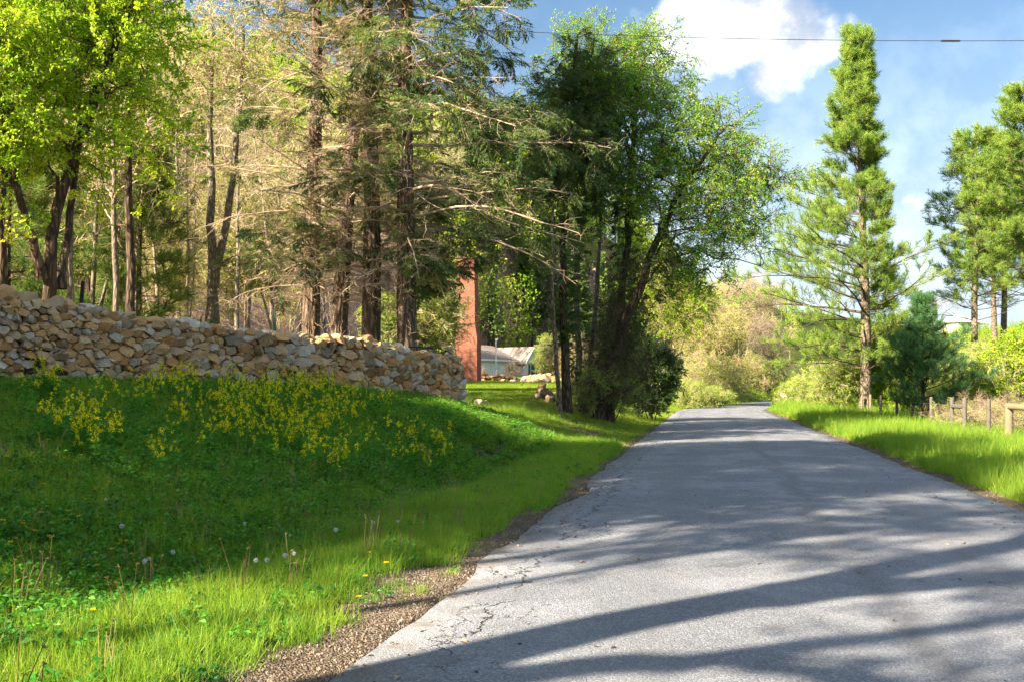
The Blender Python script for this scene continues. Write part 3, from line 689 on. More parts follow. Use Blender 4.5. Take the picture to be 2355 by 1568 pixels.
def conifer(root, H, r0, prof, leafs, lscale, barkm, branchm, seed, h0=1.5, whorl=0.55, per=5, nsec=9, rise=0.25, droop=-0.03, asym=None, lean=(0, 0), shoots=2, bare_below=0.0, sec_up=0.15, flat=0.5, nter=0):
    """whorled conifer; prof(h) is the branch length at height h; asym(azimuth, h) scales it"""
    g = np.random.default_rng(seed)
    zz = np.linspace(0, 1, 18); T = np.stack([lean[0] * zz ** 1.5 + 0.05 * np.sin(zz * 9 + seed), lean[1] * zz ** 1.5 + 0.05 * np.cos(zz * 7), H * zz - 0.15], 1)
    rr = r0 * (1 - zz) ** 0.8 + 0.015; rr[0] *= 1.35
    v, q = tubes(T, rr, 10); Bag().add(v, q).obj('trunk', barkm, root, True)
    hs = []; h = h0
    while h < H * 0.985:
        hs += [h + g.normal(0, whorl * 0.12) for _ in range(per)]; h += whorl * g.uniform(0.8, 1.2) * (1 - 0.2 * h / H)
    hs = np.clip(np.array(hs), h0 * 0.8, H * 0.99); nb = len(hs); az = np.arange(nb) * 2.399 + g.normal(0, 0.3, nb)
    L = np.array([prof(x) for x in hs]) * g.uniform(0.5, 1.2, nb)
    if asym is not None: L = L * np.array([asym(a, x) for a, x in zip(az, hs)])
    o = np.stack([np.interp(hs, T[:, 2], T[:, k]) for k in range(3)], 1)
    rs = rise * (0.3 + 1.4 * hs / H)
    D = np.stack([np.cos(az), np.sin(az), rs], 1)
    B1 = grow(o, D, L, 9, 0.07, (0, 0, droop), g)
    lb = Bag(); v, q = tubes(B1, (0.012 + 0.0085 * L)[:, None] * np.linspace(1, 0.25, 9)[None], 5); lb.add(v, q)
    o2, d2, pi, t2 = spawn(B1, nsec, 0.25, 1.0, g); n2 = len(o2)
    A, U = frame_for(d2); sg = np.where(np.arange(n2) % 2 == 0, 1, -1)[:, None]
    D2 = d2 * 0.9 + A * sg * g.uniform(0.5, 1.0, (n2, 1)) + np.array([0, 0, sec_up]) + g.normal(0, 0.15, (n2, 3))
    L2 = np.maximum(0.25, L[pi] * 0.33 * (1.15 - 0.7 * t2))
    B2 = grow(o2, D2, L2, 5, 0.08, (0, 0, 0.02), g)
    v, q = tubes(B2, (0.004 + 0.006 * L2)[:, None] * np.linspace(1, 0.4, 5)[None], 3); lb.add(v, q)
    lb.obj('branches', branchm, root, True)
    P, Dd, pp, t = spawn(B2, shoots, 0.35, 1.05, g); P = np.concatenate([P, B1[:, -1]]); Dd = np.concatenate([Dd, B1[:, -1] - B1[:, -2]])
    hb = np.concatenate([hs[pi[pp]], hs])
    k = hb > bare_below * g.uniform(0.8, 1.2, len(hb)); P, Dd = P[k], Dd[k]
    top = np.stack([np.zeros(6) + T[-1, 0], np.zeros(6) + T[-1, 1], H - np.linspace(0.1, 1.0, 6)], 1); P = np.concatenate([P, top]); Dd = np.concatenate([Dd, rdir(6, g, 0.3, 1) + [0, 0, 1]])
    Dd = unit(Dd) + np.array([0, 0, 0.25]) + rdir(len(Dd), g) * 0.3
    scatter('crown', P, rot_along(Dd, g.uniform(-math.pi, math.pi, len(P)) * (1 - flat)), lscale * g.uniform(0.75, 1.25, len(P)), leafs, root, None, g)
    return root
def hemlock(root, H, r0, seed, alive, lean=(0, 0), nb=120, h0=2.4, Lmax=5.6, side=None, sc=1.0, dens=0.45, pale=0.5):
    """old hemlock: shaggy with dead twigs low down, sprays where alive(azimuth, height) says so"""
    g = np.random.default_rng(seed)
    zz = np.linspace(0, 1, 22); T = np.stack([lean[0] * zz + 0.10 * np.sin(zz * 6 + seed), lean[1] * zz + 0.10 * np.cos(zz * 5 + seed), H * zz - 0.2], 1)
    rr = r0 * (1 - zz) ** 0.65 + 0.02; rr[0] *= 1.3; rr[1] *= 1.08
    v, q = tubes(T, rr, 14); Bag().add(v, q).obj('trunk', M['bark_hem'], root, True)
    hs = h0 + (H - h0 - 0.5) * (np.arange(nb) + g.random(nb)) / nb; az = np.arange(nb) * 2.399 + g.normal(0, 0.4, nb)
    L = (Lmax * (1 - hs / H) ** 0.55 + 0.3) * g.uniform(0.45, 1.1, nb) * np.clip(0.45 + (hs - h0) / 5.0, 0.45, 1)
    if side is not None: L = L * np.array([side(a, h) for a, h in zip(az, hs)])
    o = np.stack([np.interp(hs, T[:, 2], T[:, k]) for k in range(3)], 1)
    D = np.stack([np.cos(az), np.sin(az), g.uniform(-0.05, 0.35, nb)], 1)
    B1 = grow(o, D, L, 11, 0.075, (0, 0, -0.04), g)
    lb = Bag(); v, q = tubes(B1, (0.011 + 0.0080 * L)[:, None] * np.linspace(1, 0.16, 11)[None], 5); lb.add(v, q)
    live = np.array([alive(a, h) for a, h in zip(az, hs)]) > g.random(nb)
    ns = 15; o2, d2, pi, t2 = spawn(B1, ns, 0.12, 1.0, g); n2 = len(o2)
    A, U = frame_for(d2); sg = np.where(np.arange(n2) % 2 == 0, 1, -1)[:, None]
    D2 = d2 * 0.8 + A * sg * g.uniform(0.5, 1.1, (n2, 1)) + g.normal(0, 0.25, (n2, 3))
    L2 = np.maximum(0.3, L[pi] * 0.30 * (1.2 - 0.75 * t2)) * g.uniform(0.6, 1.2, n2)
    B2 = grow(o2, D2, L2, 6, 0.17, (0, 0, -0.05), g)
    v, q = tubes(B2, (0.0035 + 0.006 * L2)[:, None] * np.linspace(1, 0.4, 6)[None], 3); lb.add(v, q)
    o3, d3, p3, t3 = spawn(B2, 4, 0.2, 1.0, g); n3 = len(o3)
    dead3 = ~live[pi[p3]]
    D3 = d3 * 0.6 + rdir(n3, g) * 0.9; L3 = L2[p3] * g.uniform(0.25, 0.6, n3)
    B3 = grow(o3, D3, L3, 5, 0.26, (0, 0, -0.05), g)
    v, q = tubes(B3, np.broadcast_to(np.linspace(0.0055, 0.0025, 5), (n3, 5)), 3); lb.add(v, q)
    # short broken stubs and shaggy shreds on the trunk
    m = 420; hh = g.uniform(1.5, H * 0.75, m); a = g.uniform(0, 6.283, m); oo = np.stack([np.interp(hh, T[:, 2], T[:, k]) for k in range(3)], 1); rad = np.interp(hh, T[:, 2], rr)
    oo[:, 0] += np.cos(a) * rad * 0.9; oo[:, 1] += np.sin(a) * rad * 0.9
    S = grow(oo, np.stack([np.cos(a), np.sin(a), g.uniform(-0.8, 0.2, m)], 1), g.uniform(0.25, 0.9, m), 6, 0.3, (0, 0, -0.12), g)
    v, q = tubes(S, np.broadcast_to(np.linspace(0.008, 0.003, 6), (m, 6)), 3); lb.add(v, q)
    lb.obj('branches', M['twig'], root, True)
    l2 = live[pi]; l3 = live[pi[p3]]
    P = np.concatenate([B2[l2][:, -1], B2[l2][:, 3], B3[l3][:, -1], B1[live][:, -1]]); Dd = np.concatenate([B2[l2][:, -1] - B2[l2][:, -2], B2[l2][:, 4] - B2[l2][:, 3], B3[l3][:, -1] - B3[l3][:, -2], B1[live][:, -1] - B1[live][:, -2]])
    Dd = unit(Dd) * np.array([1, 1, 0.6]) + g.normal(0, 0.15, P.shape)
    keep = g.random(len(P)) < dens; P, Dd = P[keep], Dd[keep]
    pal = (g.random(len(P)) < np.clip(pale - P[:, 0] * 0.12 - (P[:, 2] - 6) * 0.02, 0.03, 0.9))
    idx = np.where(pal, 3 + g.integers(0, 2, len(P)), g.integers(0, 3, len(P)))
    scatter('crown', P, rot_along(Dd, g.normal(0, 0.35, len(P))), sc * g.uniform(0.7, 1.35, len(P)), PR['hem'] + PR['hemg'], root, idx, g)
    return root
def copy_tree(src, name, loc, rz=0.0, s=1.0, label=None, group=None, cat=None):
    c = src.copy(); c.name = name; COL.objects.link(c); c.location = loc; c.rotation_euler = (0, 0, rz); c.scale = (s, s, s)
    if label: c['label'] = label
    if group: c['group'] = group
    if cat: c['category'] = cat
    for ch in src.children:
        k = ch.copy(); COL.objects.link(k); k.parent = c
        for h in ch.children:
            q = h.copy(); COL.objects.link(q); q.parent = k
    return c
# ------------------------------------------------------------------ stone wall
def stone_mat():
    m, b = mat('field_stone')
    tone = b.n('ShaderNodeAttribute', {'attribute_name': 'tone'}).outputs['Fac']
    P = geo(b); n1 = b.noise(P, 7.0, 4.0, 0.68); n2 = b.noise(P, 38.0, 3.0, 0.7); n3 = b.noise(P, 2.6, 2.0)
    basec = b.ramp(tone, [(0.0, (0.15, 0.080, 0.040)), (0.16, (0.43, 0.225, 0.088)), (0.34, (0.52, 0.33, 0.16)), (0.5, (0.34, 0.245, 0.15)), (0.64, (0.54, 0.39, 0.235)), (0.78, (0.38, 0.335, 0.265)), (0.9, (0.56, 0.52, 0.44)), (1.0, (0.20, 0.165, 0.13))])
    col = b.mix(b.sstep(n1, 0.4, 0.7, 0, 0.7), basec, b.mix(0.5, basec, (0.44, 0.26, 0.115)))
    col = b.mix(b.sstep(n3, 0.58, 0.75, 0, 0.45), col, (0.38, 0.34, 0.275))
    col = b.mix(b.sstep(n2, 0.52, 0.74, 0, 0.5), col, (0.09, 0.07, 0.052))
    col = b.mix(b.sstep(b.noise(P, 5.0, 4.0, 0.75), 0.64, 0.72, 0, 0.5), col, (0.56, 0.54, 0.49))
    h = b.math('ADD', b.math('MULTIPLY', n1, 1.0), b.math('MULTIPLY', n2, 0.45))
    finish(b, col, 0.88, h, 0.25, 1.0, 0.03); return m
STONE = stone_mat()
CORE = plain('wall_core_soil', (0.045, 0.034, 0.024), 0.95, 0.4, 9.0, 0.1)
_ico = None
def rock_mesh(name, size, seed, tone, mats=None, cuts=13):
    """angular rock: a ball cut by random planes"""
    global _ico
    import bmesh
    if _ico is None:
        bm = bmesh.new(); bmesh.ops.create_icosphere(bm, subdivisions=2, radius=1.0); bm.verts.ensure_lookup_table()
        _ico = (np.array([v.co[:] for v in bm.verts]), np.array([[v.index for v in f.verts] for f in bm.faces])); bm.free()
    g = np.random.default_rng(seed); V = _ico[0].copy()
    for _ in range(cuts):
        d = rdir(1, g)[0]; k = g.uniform(0.38, 0.74); s = V @ d; V = V - np.maximum(0, s - k)[:, None] * d * 0.97
    V = V - V.mean(0); V = V / (V.max(0) - V.min(0)) * np.asarray(size)
    return mesh_np(name, V, None, _ico[1], mats or [STONE], False, None, {'tone': ('FLOAT', np.full(len(V), tone))})
def clip_poly(P, a, nrm):
    """keep the part of convex polygon P with (p-a).n <= 0"""
    out = []; d = (P - a) @ nrm
    for i in range(len(P)):
        j = (i + 1) % len(P)
        if d[i] <= 0: out.append(P[i])
        if (d[i] < 0) != (d[j] < 0) and abs(d[i] - d[j]) > 1e-12: out.append(P[i] + (P[j] - P[i]) * d[i] / (d[i] - d[j]))
    return np.array(out)
WY0, WY1 = 11.5, 26.55
WDIR = np.array([0.603, 1.0]); WLEN = np.linalg.norm(WDIR); WU = WDIR / WLEN; WN = np.array([WU[1], -WU[0]])
_wtY = [11, 15.5, 16.8, 17.8, 19.3, 21.3, 23.2, 24.3, 25.3, 26.8]; _wtZ = [3.15, 3.08, 3.02, 2.86, 2.78, 2.72, 2.78, 2.62, 2.46, 2.50]
def wall_pt(s, z, dep):
    Y = WY0 + s / WLEN; batter = -(z - 1.2) * 0.05
    xy = np.stack([wall_x(Y), Y], -1) + WN * (np.asarray(dep) + batter)[..., None]
    return np.concatenate([xy, np.asarray(z)[..., None]], -1)
def stone_block(poly, g, tone, proud):
    """one laid stone from its outline on the wall face"""
    c = poly.mean(0); k = len(poly)
    mid = (poly + np.roll(poly, -1, 0)) / 2; ring = np.empty((2 * k, 2)); ring[0::2] = poly; ring[1::2] = mid
    ring[1::2] = c + (ring[1::2] - c) * g.uniform(0.90, 1.02, (k, 1)); ring[0::2] = c + (ring[0::2] - c) * g.uniform(0.93, 1.0, (k, 1))
    ext = np.sqrt(abs((poly[:, 0] * np.roll(poly[:, 1], -1) - poly[:, 1] * np.roll(poly[:, 0], -1)).sum()) / 2)
    dm = proud + g.uniform(-0.015, 0.02); tilt = g.normal(0, 0.42, 2)
    def lay(sc, dep, jit, tl=0.0, sh=(0, 0)):
        q = c + (ring - c) * sc + g.normal(0, jit, ring.shape) * ext + np.asarray(sh) * ext
        dp = np.full(len(q), dep) + ((q - c) @ tilt) * tl + g.normal(0, jit * 0.8, len(q)) * ext
        return wall_pt(q[:, 0], q[:, 1], dp)
    sh = g.normal(0, 0.09, 2)
    r0 = lay(0.92, -0.16, 0.0); r1 = lay(1.0, dm - 0.015, 0.015, 0.5); r2 = lay(g.uniform(0.78, 0.95), dm + ext * g.uniform(0.06, 0.16), 0.045, 1.0, sh)
    cc = c + sh * ext + g.normal(0, 0.14, 2) * ext; r3 = wall_pt(cc[None, 0], cc[None, 1], np.array([dm + ext * g.uniform(0.08, 0.26) + float((cc - c) @ tilt)]))
    m = 2 * k; V = np.concatenate([r0, r1, r2, r3]); Q, T = [], []
    for i in range(m):
        j = (i + 1) % m
        Q += [[i, j, m + j, m + i], [m + i, m + j, 2 * m + j, 2 * m + i]]; T.append([2 * m + i, 2 * m + j, 3 * m])
    return V, np.array(Q), np.array(T), ext, c
def build_wall():
    g = np.random.default_rng(5)
    Ls = (WY1 - WY0) * WLEN
    AN = np.array([1 / 1.6, 1.0]); N0 = 3700
    rad = np.sort(np.clip(np.exp(g.normal(math.log(0.044), 0.50, N0)), 0.03, 0.125))[::-1]; S = np.zeros((0, 2)); RD = np.zeros(0)
    for r_ in rad:
        C = np.stack([g.uniform(-0.1, Ls + 0.1, 60), g.uniform(0.72, 3.15, 60)], 1)
        if len(S):
            dd = np.linalg.norm((C[:, None] - S[None]) * AN, axis=2) - (RD[None] + r_) * 0.80
            okc = dd.min(1) > 0
            if not okc.any(): continue
            k = np.where(okc)[0]; C = C[k[np.argmin(dd[k].min(1))]]
        else: C = C[0]
        S = np.concatenate([S, C.reshape(1, 2)]); RD = np.r_[RD, r_]
    Yc = WY0 + S[:, 0] / WLEN; top = np.interp(Yc, _wtY, _wtZ) - 0.05; bot = zbase(Yc) - 0.25
    ok = (S[:, 1] < top) & (S[:, 1] > bot) & (S[:, 0] > 0) & (S[:, 0] < Ls - 0.1)
    # drain holes left open
    for hs, hz in ((4.75 + 0.95, 1.86), (5.3, 1.95)): ok &= ~((np.abs(S[:, 0] - hs) < 0.13) & (np.abs(S[:, 1] - hz) < 0.10))
    SA = S * AN; stones = []
    for i in np.where(ok)[0]:
        p = SA[i]; P = p + np.array([[-.5, -.3], [.5, -.3], [.5, .3], [-.5, .3]]) * 1.3
        d2 = ((SA - p) ** 2).sum(1)
        for j in np.argsort(d2)[1:28]:
            if d2[j] < 1e-9: continue
            f_ = 0.5 + (RD[i] ** 2 - RD[j] ** 2) / (2 * d2[j]); P = clip_poly(P, p + (SA[j] - p) * min(0.85, max(0.15, f_)), SA[j] - p)
            if len(P) < 3: break
        if len(P) < 3: continue
        P = P / AN; c = P.mean(0)
        P = clip_poly(P, np.array([Ls, 0.]), np.array([1.0, 0]))
        if len(P) < 3: continue
        P = c + (P - c) * 0.975; P = P + g.normal(0, 0.006, P.shape)
        tone = float(np.clip(g.choice([0.05, 0.2, 0.34, 0.5, 0.64, 0.78, 0.9, 0.99], p=[.06, .17, .20, .15, .16, .13, .10, .03]) + g.normal(0, 0.04), 0, 1))
        V, Q, T, ext, c = stone_block(P, g, tone, g.uniform(-0.02, 0.035))
        Y = WY0 + c[0] / WLEN
        stones.append((ext / Y if Y > 15.0 else ext / Y * 0.2, V, Q, T, tone))
    stones.sort(key=lambda q: -q[0])
    Yb = WY0; root = thing('stone_wall', 'dry-laid tan and grey fieldstone wall along the top of the grassy bank', 'wall', (float(wall_x(20)), 20.0, gz(float(wall_x(20)) + 0.3, 20)))
    off = np.array(root.location)
    caps = []
    s = 0.1
    while s < Ls - 0.1:
        Y = WY0 + s / WLEN; big = Y < 19; w = g.uniform(0.24, 0.5) if big else g.uniform(0.15, 0.30)
        hh = w * g.uniform(0.5, 0.85); zt = float(np.interp(Y, _wtY, _wtZ)) + g.uniform(-0.03, 0.02)
        tone = float(np.clip(g.choice([0.3, 0.55, 0.78, 0.9]) + g.normal(0, 0.04), 0, 1))
        caps.append((s + w / 2, zt - 0.04, -g.uniform(0.10, 0.28), (w * 1.08, w * g.uniform(0.7, 1.0), hh), tone)); s += w * g.uniform(0.8, 0.98)
        if g.random() < 0.45: caps.append((s, zt - 0.05, -g.uniform(0.38, 0.6), (w * 0.9, w * 0.8, hh * 0.8), tone * 0.9))
    n_face = 300 - len(caps) - 14
    for e, V, Q, T, tone in stones[:n_face]:
        put(bpy.data.objects.new('stone', mesh_np('stone', V - off, Q, T, [STONE], False, None, {'tone': ('FLOAT', np.full(len(V), tone))})), root)
    b = Bag()
    for e, V, Q, T, tone in stones[n_face:]: b.add(V - off, Q, T, 0, tone)
    o = b.obj('small_stones', STONE, root, False, 'tone'); o['kind'] = 'stuff'
    az = math.atan2(WU[1], WU[0])
    for i, (s, z, dep, size, tone) in enumerate(caps):
        o = put(bpy.data.objects.new('capstone', rock_mesh('capstone', size, 900 + i, tone)), root)
        o.location = Vector(wall_pt(np.array([s]), np.array([z]), np.array([dep]))[0]) - Vector(off)
        o.rotation_euler = (g.normal(0, 0.12), g.normal(0, 0.12), az + g.normal(0, 0.15))
    # grey squared blocks at the wall's end by the drive
    endY = WY1; zz = zbase(26.5) - 0.25
    for i in range(7):
        h = (0.34, 0.30, 0.26, 0.30, 0.24, 0.22, 0.22)[i]
        for side in (0, 1):
            sz = (g.uniform(0.3, 0.46), g.uniform(0.34, 0.46), h)
            o = put(bpy.data.objects.new('end_block', rock_mesh('end_block', (sz[0] * 1.05, sz[1], h * 1.05), 1500 + i * 2 + side, 0.80 + 0.12 * g.random() if i < 4 else g.choice([0.2, 0.5, 0.8]), None, 14)), root)
            o.location = Vector(wall_pt(np.array([Ls + 0.02 - g.uniform(0, 0.06)]), np.array([zz + h / 2]), np.array([-0.12 - 0.34 * side + (0.05 if i < 4 else -0.05)]))[0]) - Vector(off)
            o.rotation_euler = (0, 0, az + g.normal(0, 0.06))
        zz += h * 0.95
        if zz > 2.4: break
    # earth core between the faces
    n = 40; ss = np.linspace(-0.1, Ls - 0.12, n); Y = WY0 + ss / WLEN; tz = np.interp(Y, _wtY, _wtZ) - 0.16; bz = zbase(Y) - 0.5
    rows = np.stack([wall_pt(ss, bz, np.full(n, -0.07)), wall_pt(ss, tz, np.full(n, -0.07)), wall_pt(ss, tz, np.full(n, -0.62)), wall_pt(ss, bz, np.full(n, -0.62))], 1)
    idx = np.arange(n * 4).reshape(n, 4)
    Q = np.concatenate([np.stack([idx[:-1, k], idx[1:, k], idx[1:, (k + 1) % 4], idx[:-1, (k + 1) % 4]], 1) for k in range(4)] + [idx[[0]], idx[[-1]]])
    Bag().add(rows.reshape(-1, 3) - off, Q).obj('earth_core', CORE, root)
build_wall()

# ------------------------------------------------------------------ brick chimney
def brick_mat():
    m, b = mat('red_brick')
    tc = b.n('ShaderNodeTexCoord').outputs['Object']; s = b.n('ShaderNodeSeparateXYZ', None, Vector=tc)
    v = b.n('ShaderNodeCombineXYZ', None, X=b.math('ADD', s.outputs[0], s.outputs[1]), Y=s.outputs[2], Z=0.0)
    br = b.n('ShaderNodeTexBrick', None, Vector=v, Color1=(0.165, 0.038, 0.024, 1), Color2=(0.26, 0.070, 0.042, 1), Mortar=(0.25, 0.16, 0.12, 1), Scale=1.0)
    br.inputs['Mortar Size'].default_value = 0.012; br.inputs['Brick Width'].default_value = 0.21; br.inputs['Row Height'].default_value = 0.068; br.inputs['Bias'].default_value = 0.1
    n = b.noise(tc, 1.6, 5.0, 0.65)
    col = b.mix(b.sstep(n, 0.45, 0.75, 0, 0.4), br.outputs['Color'], (0.16, 0.045, 0.03))
    finish(b, col, 0.9, br.outputs['Fac'], 0.15, -0.5, 0.012); return m
def build_chimney():
    bx, by, bz = base(1076, 62.0, 0.3)
    m = brick_mat(); root = thing('brick_chimney', 'tall freestanding red brick chimney standing behind the end of the stone wall', 'chimney', (bx, by, bz), R(-14))
    H = 9.55 - bz
    b = Bag(); prof = [(0.0, 1.42, 0.95), (3.05, 1.42, 0.95), (3.95, 1.12, 0.86), (H - 0.55, 1.06, 0.84)]
    V = []
    for z, w, d in prof: V += [(-w / 2, -d / 2, z), (w / 2, -d / 2, z), (w / 2, d / 2, z), (-w / 2, d / 2, z)]
    Q = [[0, 3, 2, 1]]
    for i in range(3): Q += [[4 * i + k, 4 * i + (k + 1) % 4, 4 * i + 4 + (k + 1) % 4, 4 * i + 4 + k] for k in range(4)]
    b.add(V, Q + [[12, 13, 14, 15]]); b.obj('stack', m, root)
    Bag().box((0, 0, H - 0.44), (1.14, 0.92, 0.22)).obj('corbel', m, root)
    Bag().box((0.02, 0.01, H - 0.16), (1.05, 0.84, 0.35)).obj('crown_course', m, root)
    Bag().box((0.03, 0, H + 0.08), (0.62, 0.42, 0.14)).obj('flue', plain('clay_flue', (0.25, 0.12, 0.08)), root)
build_chimney()

# ------------------------------------------------------------------ sided house beyond the lawn
def build_house():
    white = plain('white_trim', (0.78, 0.78, 0.74), 0.6, 0.06); sid = plain('pale_green_siding', (0.72, 0.78, 0.70), 0.6, 0.06, 1.0)
    beige = plain('beige_siding', (0.70, 0.66, 0.58), 0.65, 0.08, 1.0)
    roofm = plain('weathered_shingle', (0.27, 0.225, 0.20), 0.9, 0.25, 6.0, 0.15, bump=0.5)
    glass = plain('window_glass', (0.03, 0.045, 0.05), 0.1, 0.3, 2.0, 0.6); green = plain('dark_green_shutter', (0.02, 0.085, 0.055), 0.6)
    A = np.array([atx(1062, 112.0), 112.0]); B = np.array([atx(1186, 120.0), 120.0]); z0 = 2.45; ze = 5.0; zr = 6.75
    root = thing('sided_house', 'low pale green sided house with a brown shingle roof beyond the lawn', 'house', (A[0], A[1], z0))
    O = np.array([A[0], A[1], z0]); u = (B - A) / np.linalg.norm(B - A); nrm = np.array([u[1], -u[0]]); L = np.linalg.norm(B - A); dep = 7.5
    def pt(a, d, z): q = A + u * a - nrm * d; return np.array([q[0], q[1], z]) - O
    # clapboards, one by one
    k = 17; hgt = (ze - z0) / k
    for i in range(k):
        za, zb_ = z0 + i * hgt, z0 + (i + 1) * hgt
        V = [pt(0, -0.035, za), pt(L, -0.035, za), pt(L, -0.008, zb_), pt(0, -0.008, zb_), pt(0, 0, za), pt(L, 0, za)]
        Bag().add(V, [[0, 1, 2, 3], [4, 5, 1, 0]]).obj('clapboard', sid, root)
    b = Bag(); V = [pt(0, 0, z0), pt(L, 0, z0), pt(L, dep, z0), pt(0, dep, z0), pt(0, 0, ze), pt(L, 0, ze), pt(L, dep, ze), pt(0, dep, ze)]
    b.add(V, [[0, 1, 5, 4], [1, 2, 6, 5], [2, 3, 7, 6], [3, 0, 4, 7]]).obj('wall', beige, root)
    rf = Bag(); e = 0.45
    def slab(a, b_, c, d, th=0.12):
        dn = np.array([0, 0, -th]); V = [a, b_, c, d, a + dn, b_ + dn, c + dn, d + dn]
        rf.add(V, [[0, 1, 2, 3], [7, 6, 5, 4], [0, 4, 5, 1], [1, 5, 6, 2], [2, 6, 7, 3], [3, 7, 4, 0]])
    slab(pt(-e, -e, ze - 0.12), pt(L + e * 0.2, -e, ze - 0.12), pt(L + e * 0.2, dep / 2, zr), pt(-e, dep / 2, zr))
    slab(pt(L + e * 0.2, dep + e, ze - 0.12), pt(-e, dep + e, ze - 0.12), pt(-e, dep / 2, zr + 0.004), pt(L + e * 0.2, dep / 2, zr + 0.004))
    roof = rf.obj('roof', roofm, root)
    q = Bag(); V = [pt(-e, -e - 0.03, ze - 0.30), pt(L + 0.1, -e - 0.03, ze - 0.30), pt(L + 0.1, -e - 0.03, ze - 0.09), pt(-e, -e - 0.03, ze - 0.09)]; V += [v + np.array([0, 0.1, 0]) for v in V]
    q.add(V, [[0, 1, 2, 3], [7, 6, 5, 4], [0, 4, 5, 1], [3, 2, 6, 7]]).obj('gutter', white, roof)
    # front wing with its gable towards the lawn
    W0, W1 = 0.15, 3.1; f = -1.3
    wz = 4.75; ap = 6.55; mid = (W0 + W1) / 2 + L - 0.1
    P = lambda a, d, z: pt(L + a, d, z)
    b = Bag(); V = [P(W0, f, z0), P(W1, f, z0), P(W1, f, wz), P((W0 + W1) / 2, f, ap - 0.15), P(W0, f, wz), P(W0, 5, z0), P(W0, 5, wz), P(W1, 5, z0), P(W1, 5, wz)]
    b.add(V, [[0, 1, 2, 4], [5, 0, 4, 6], [1, 7, 8, 2]], [[4, 2, 3]]).obj('wing_wall', beige, root)
    rf = Bag()
    slab(P(W0 - 0.35, f - 0.3, wz - 0.25), P((W0 + W1) / 2, f - 0.3, ap), P((W0 + W1) / 2, 5, ap), P(W0 - 0.35, 5, wz - 0.25))
    slab(P((W0 + W1) / 2, f - 0.3, ap + 0.004), P(W1 + 0.35, f - 0.3, wz - 0.25), P(W1 + 0.35, 5, wz - 0.25), P((W0 + W1) / 2, 5, ap + 0.004))
    rf.obj('wing_roof', roofm, root)
    th = np.array([0, 0, 0.17])
    for a0, a1, z_0, z_1 in ((W0 - 0.35, (W0 + W1) / 2, wz - 0.4, ap - 0.15), ((W0 + W1) / 2, W1 + 0.35, ap - 0.15, wz - 0.4)):
        v0, v1 = P(a0, f - 0.33, z_0), P(a1, f - 0.33, z_1); bk = np.array([-nrm[0], -nrm[1], 0]) * 0.08
        Bag().add([v0, v1, v1 + th, v0 + th, v0 + bk, v1 + bk, v1 + bk + th, v0 + bk + th], [[0, 1, 2, 3], [7, 6, 5, 4], [0, 4, 5, 1], [3, 2, 6, 7]]).obj('bargeboard', white, root)
    rf = Bag(); slab(P(W1 - 0.1, f - 0.2, 4.75), P(W1 + 1.9, f - 0.2, 4.75), P(W1 + 1.9, 3.5, 5.25), P(W1 - 0.1, 3.5, 5.25)); rf.obj('porch_roof', roofm, root)
    b = Bag(); b.add([P(W1, f + 0.8, z0), P(W1 + 1.6, f + 0.8, z0), P(W1 + 1.6, f + 0.8, 4.7), P(W1, f + 0.8, 4.7)], [[0, 1, 2, 3]]).obj('porch_wall', beige, root)
    def window(a, d, z, w, h, fr=white, shut=True):
        c = lambda aa, dd, zz: P(aa, dd, zz)
        g = Bag()
        for (a0, a1, zl, zh) in ((a, a + w, z - 0.07, z), (a, a + w, z + h, z + h + 0.07), (a - 0.07, a, z - 0.07, z + h + 0.07), (a + w, a + w + 0.07, z - 0.07, z + h + 0.07), (a, a + w, z + h / 2 - 0.02, z + h / 2 + 0.02)):
            V = [c(a0, d - 0.06, zl), c(a1, d - 0.06, zl), c(a1, d - 0.06, zh), c(a0, d - 0.06, zh), c(a0, d, zl), c(a1, d, zl), c(a1, d, zh), c(a0, d, zh)]
            g.add(V, [[0, 1, 2, 3], [0, 4, 5, 1], [3, 2, 6, 7], [1, 5, 6, 2], [0, 3, 7, 4]])
        win = g.obj('window', fr, root)
        Bag().add([c(a, d - 0.02, z), c(a + w, d - 0.02, z), c(a + w, d - 0.02, z + h), c(a, d - 0.02, z + h)], [[0, 1, 2, 3]]).obj('pane', glass, win)
        if shut:
            for a0 in (a - 0.42, a + w + 0.09):
                V = [c(a0, d - 0.05, z - 0.05), c(a0 + 0.33, d - 0.05, z - 0.05), c(a0 + 0.33, d - 0.05, z + h + 0.05), c(a0, d - 0.05, z + h + 0.05), c(a0, d, z - 0.05), c(a0 + 0.33, d, z - 0.05), c(a0 + 0.33, d, z + h + 0.05), c(a0, d, z + h + 0.05)]
                Bag().add(V, [[0, 1, 2, 3], [0, 4, 5, 1], [3, 2, 6, 7], [1, 5, 6, 2], [0, 3, 7, 4]]).obj('shutter', green, win)
    window(1.2, f, 2.95, 0.85, 1.55)
    window(W1 + 0.45, f + 0.8, 2.95, 0.7, 1.5, white, False)
    window(-1.15, 0.0 - 0.035, 3.0, 0.6, 1.3, white, True)
    # service mast
    mp = pt(L * 0.52, -0.75, 0); b = Bag(); v, qd = tubes(np.array([[mp[0], mp[1], -0.3], [mp[0], mp[1], 2.0], [mp[0], mp[1], 4.7]]), np.full(3, 0.055), 8); b.add(v, qd); b.box((mp[0] + 0.05, mp[1], 4.72), (0.28, 0.16, 0.2)); b.obj('service_mast', white, root)
build_house()

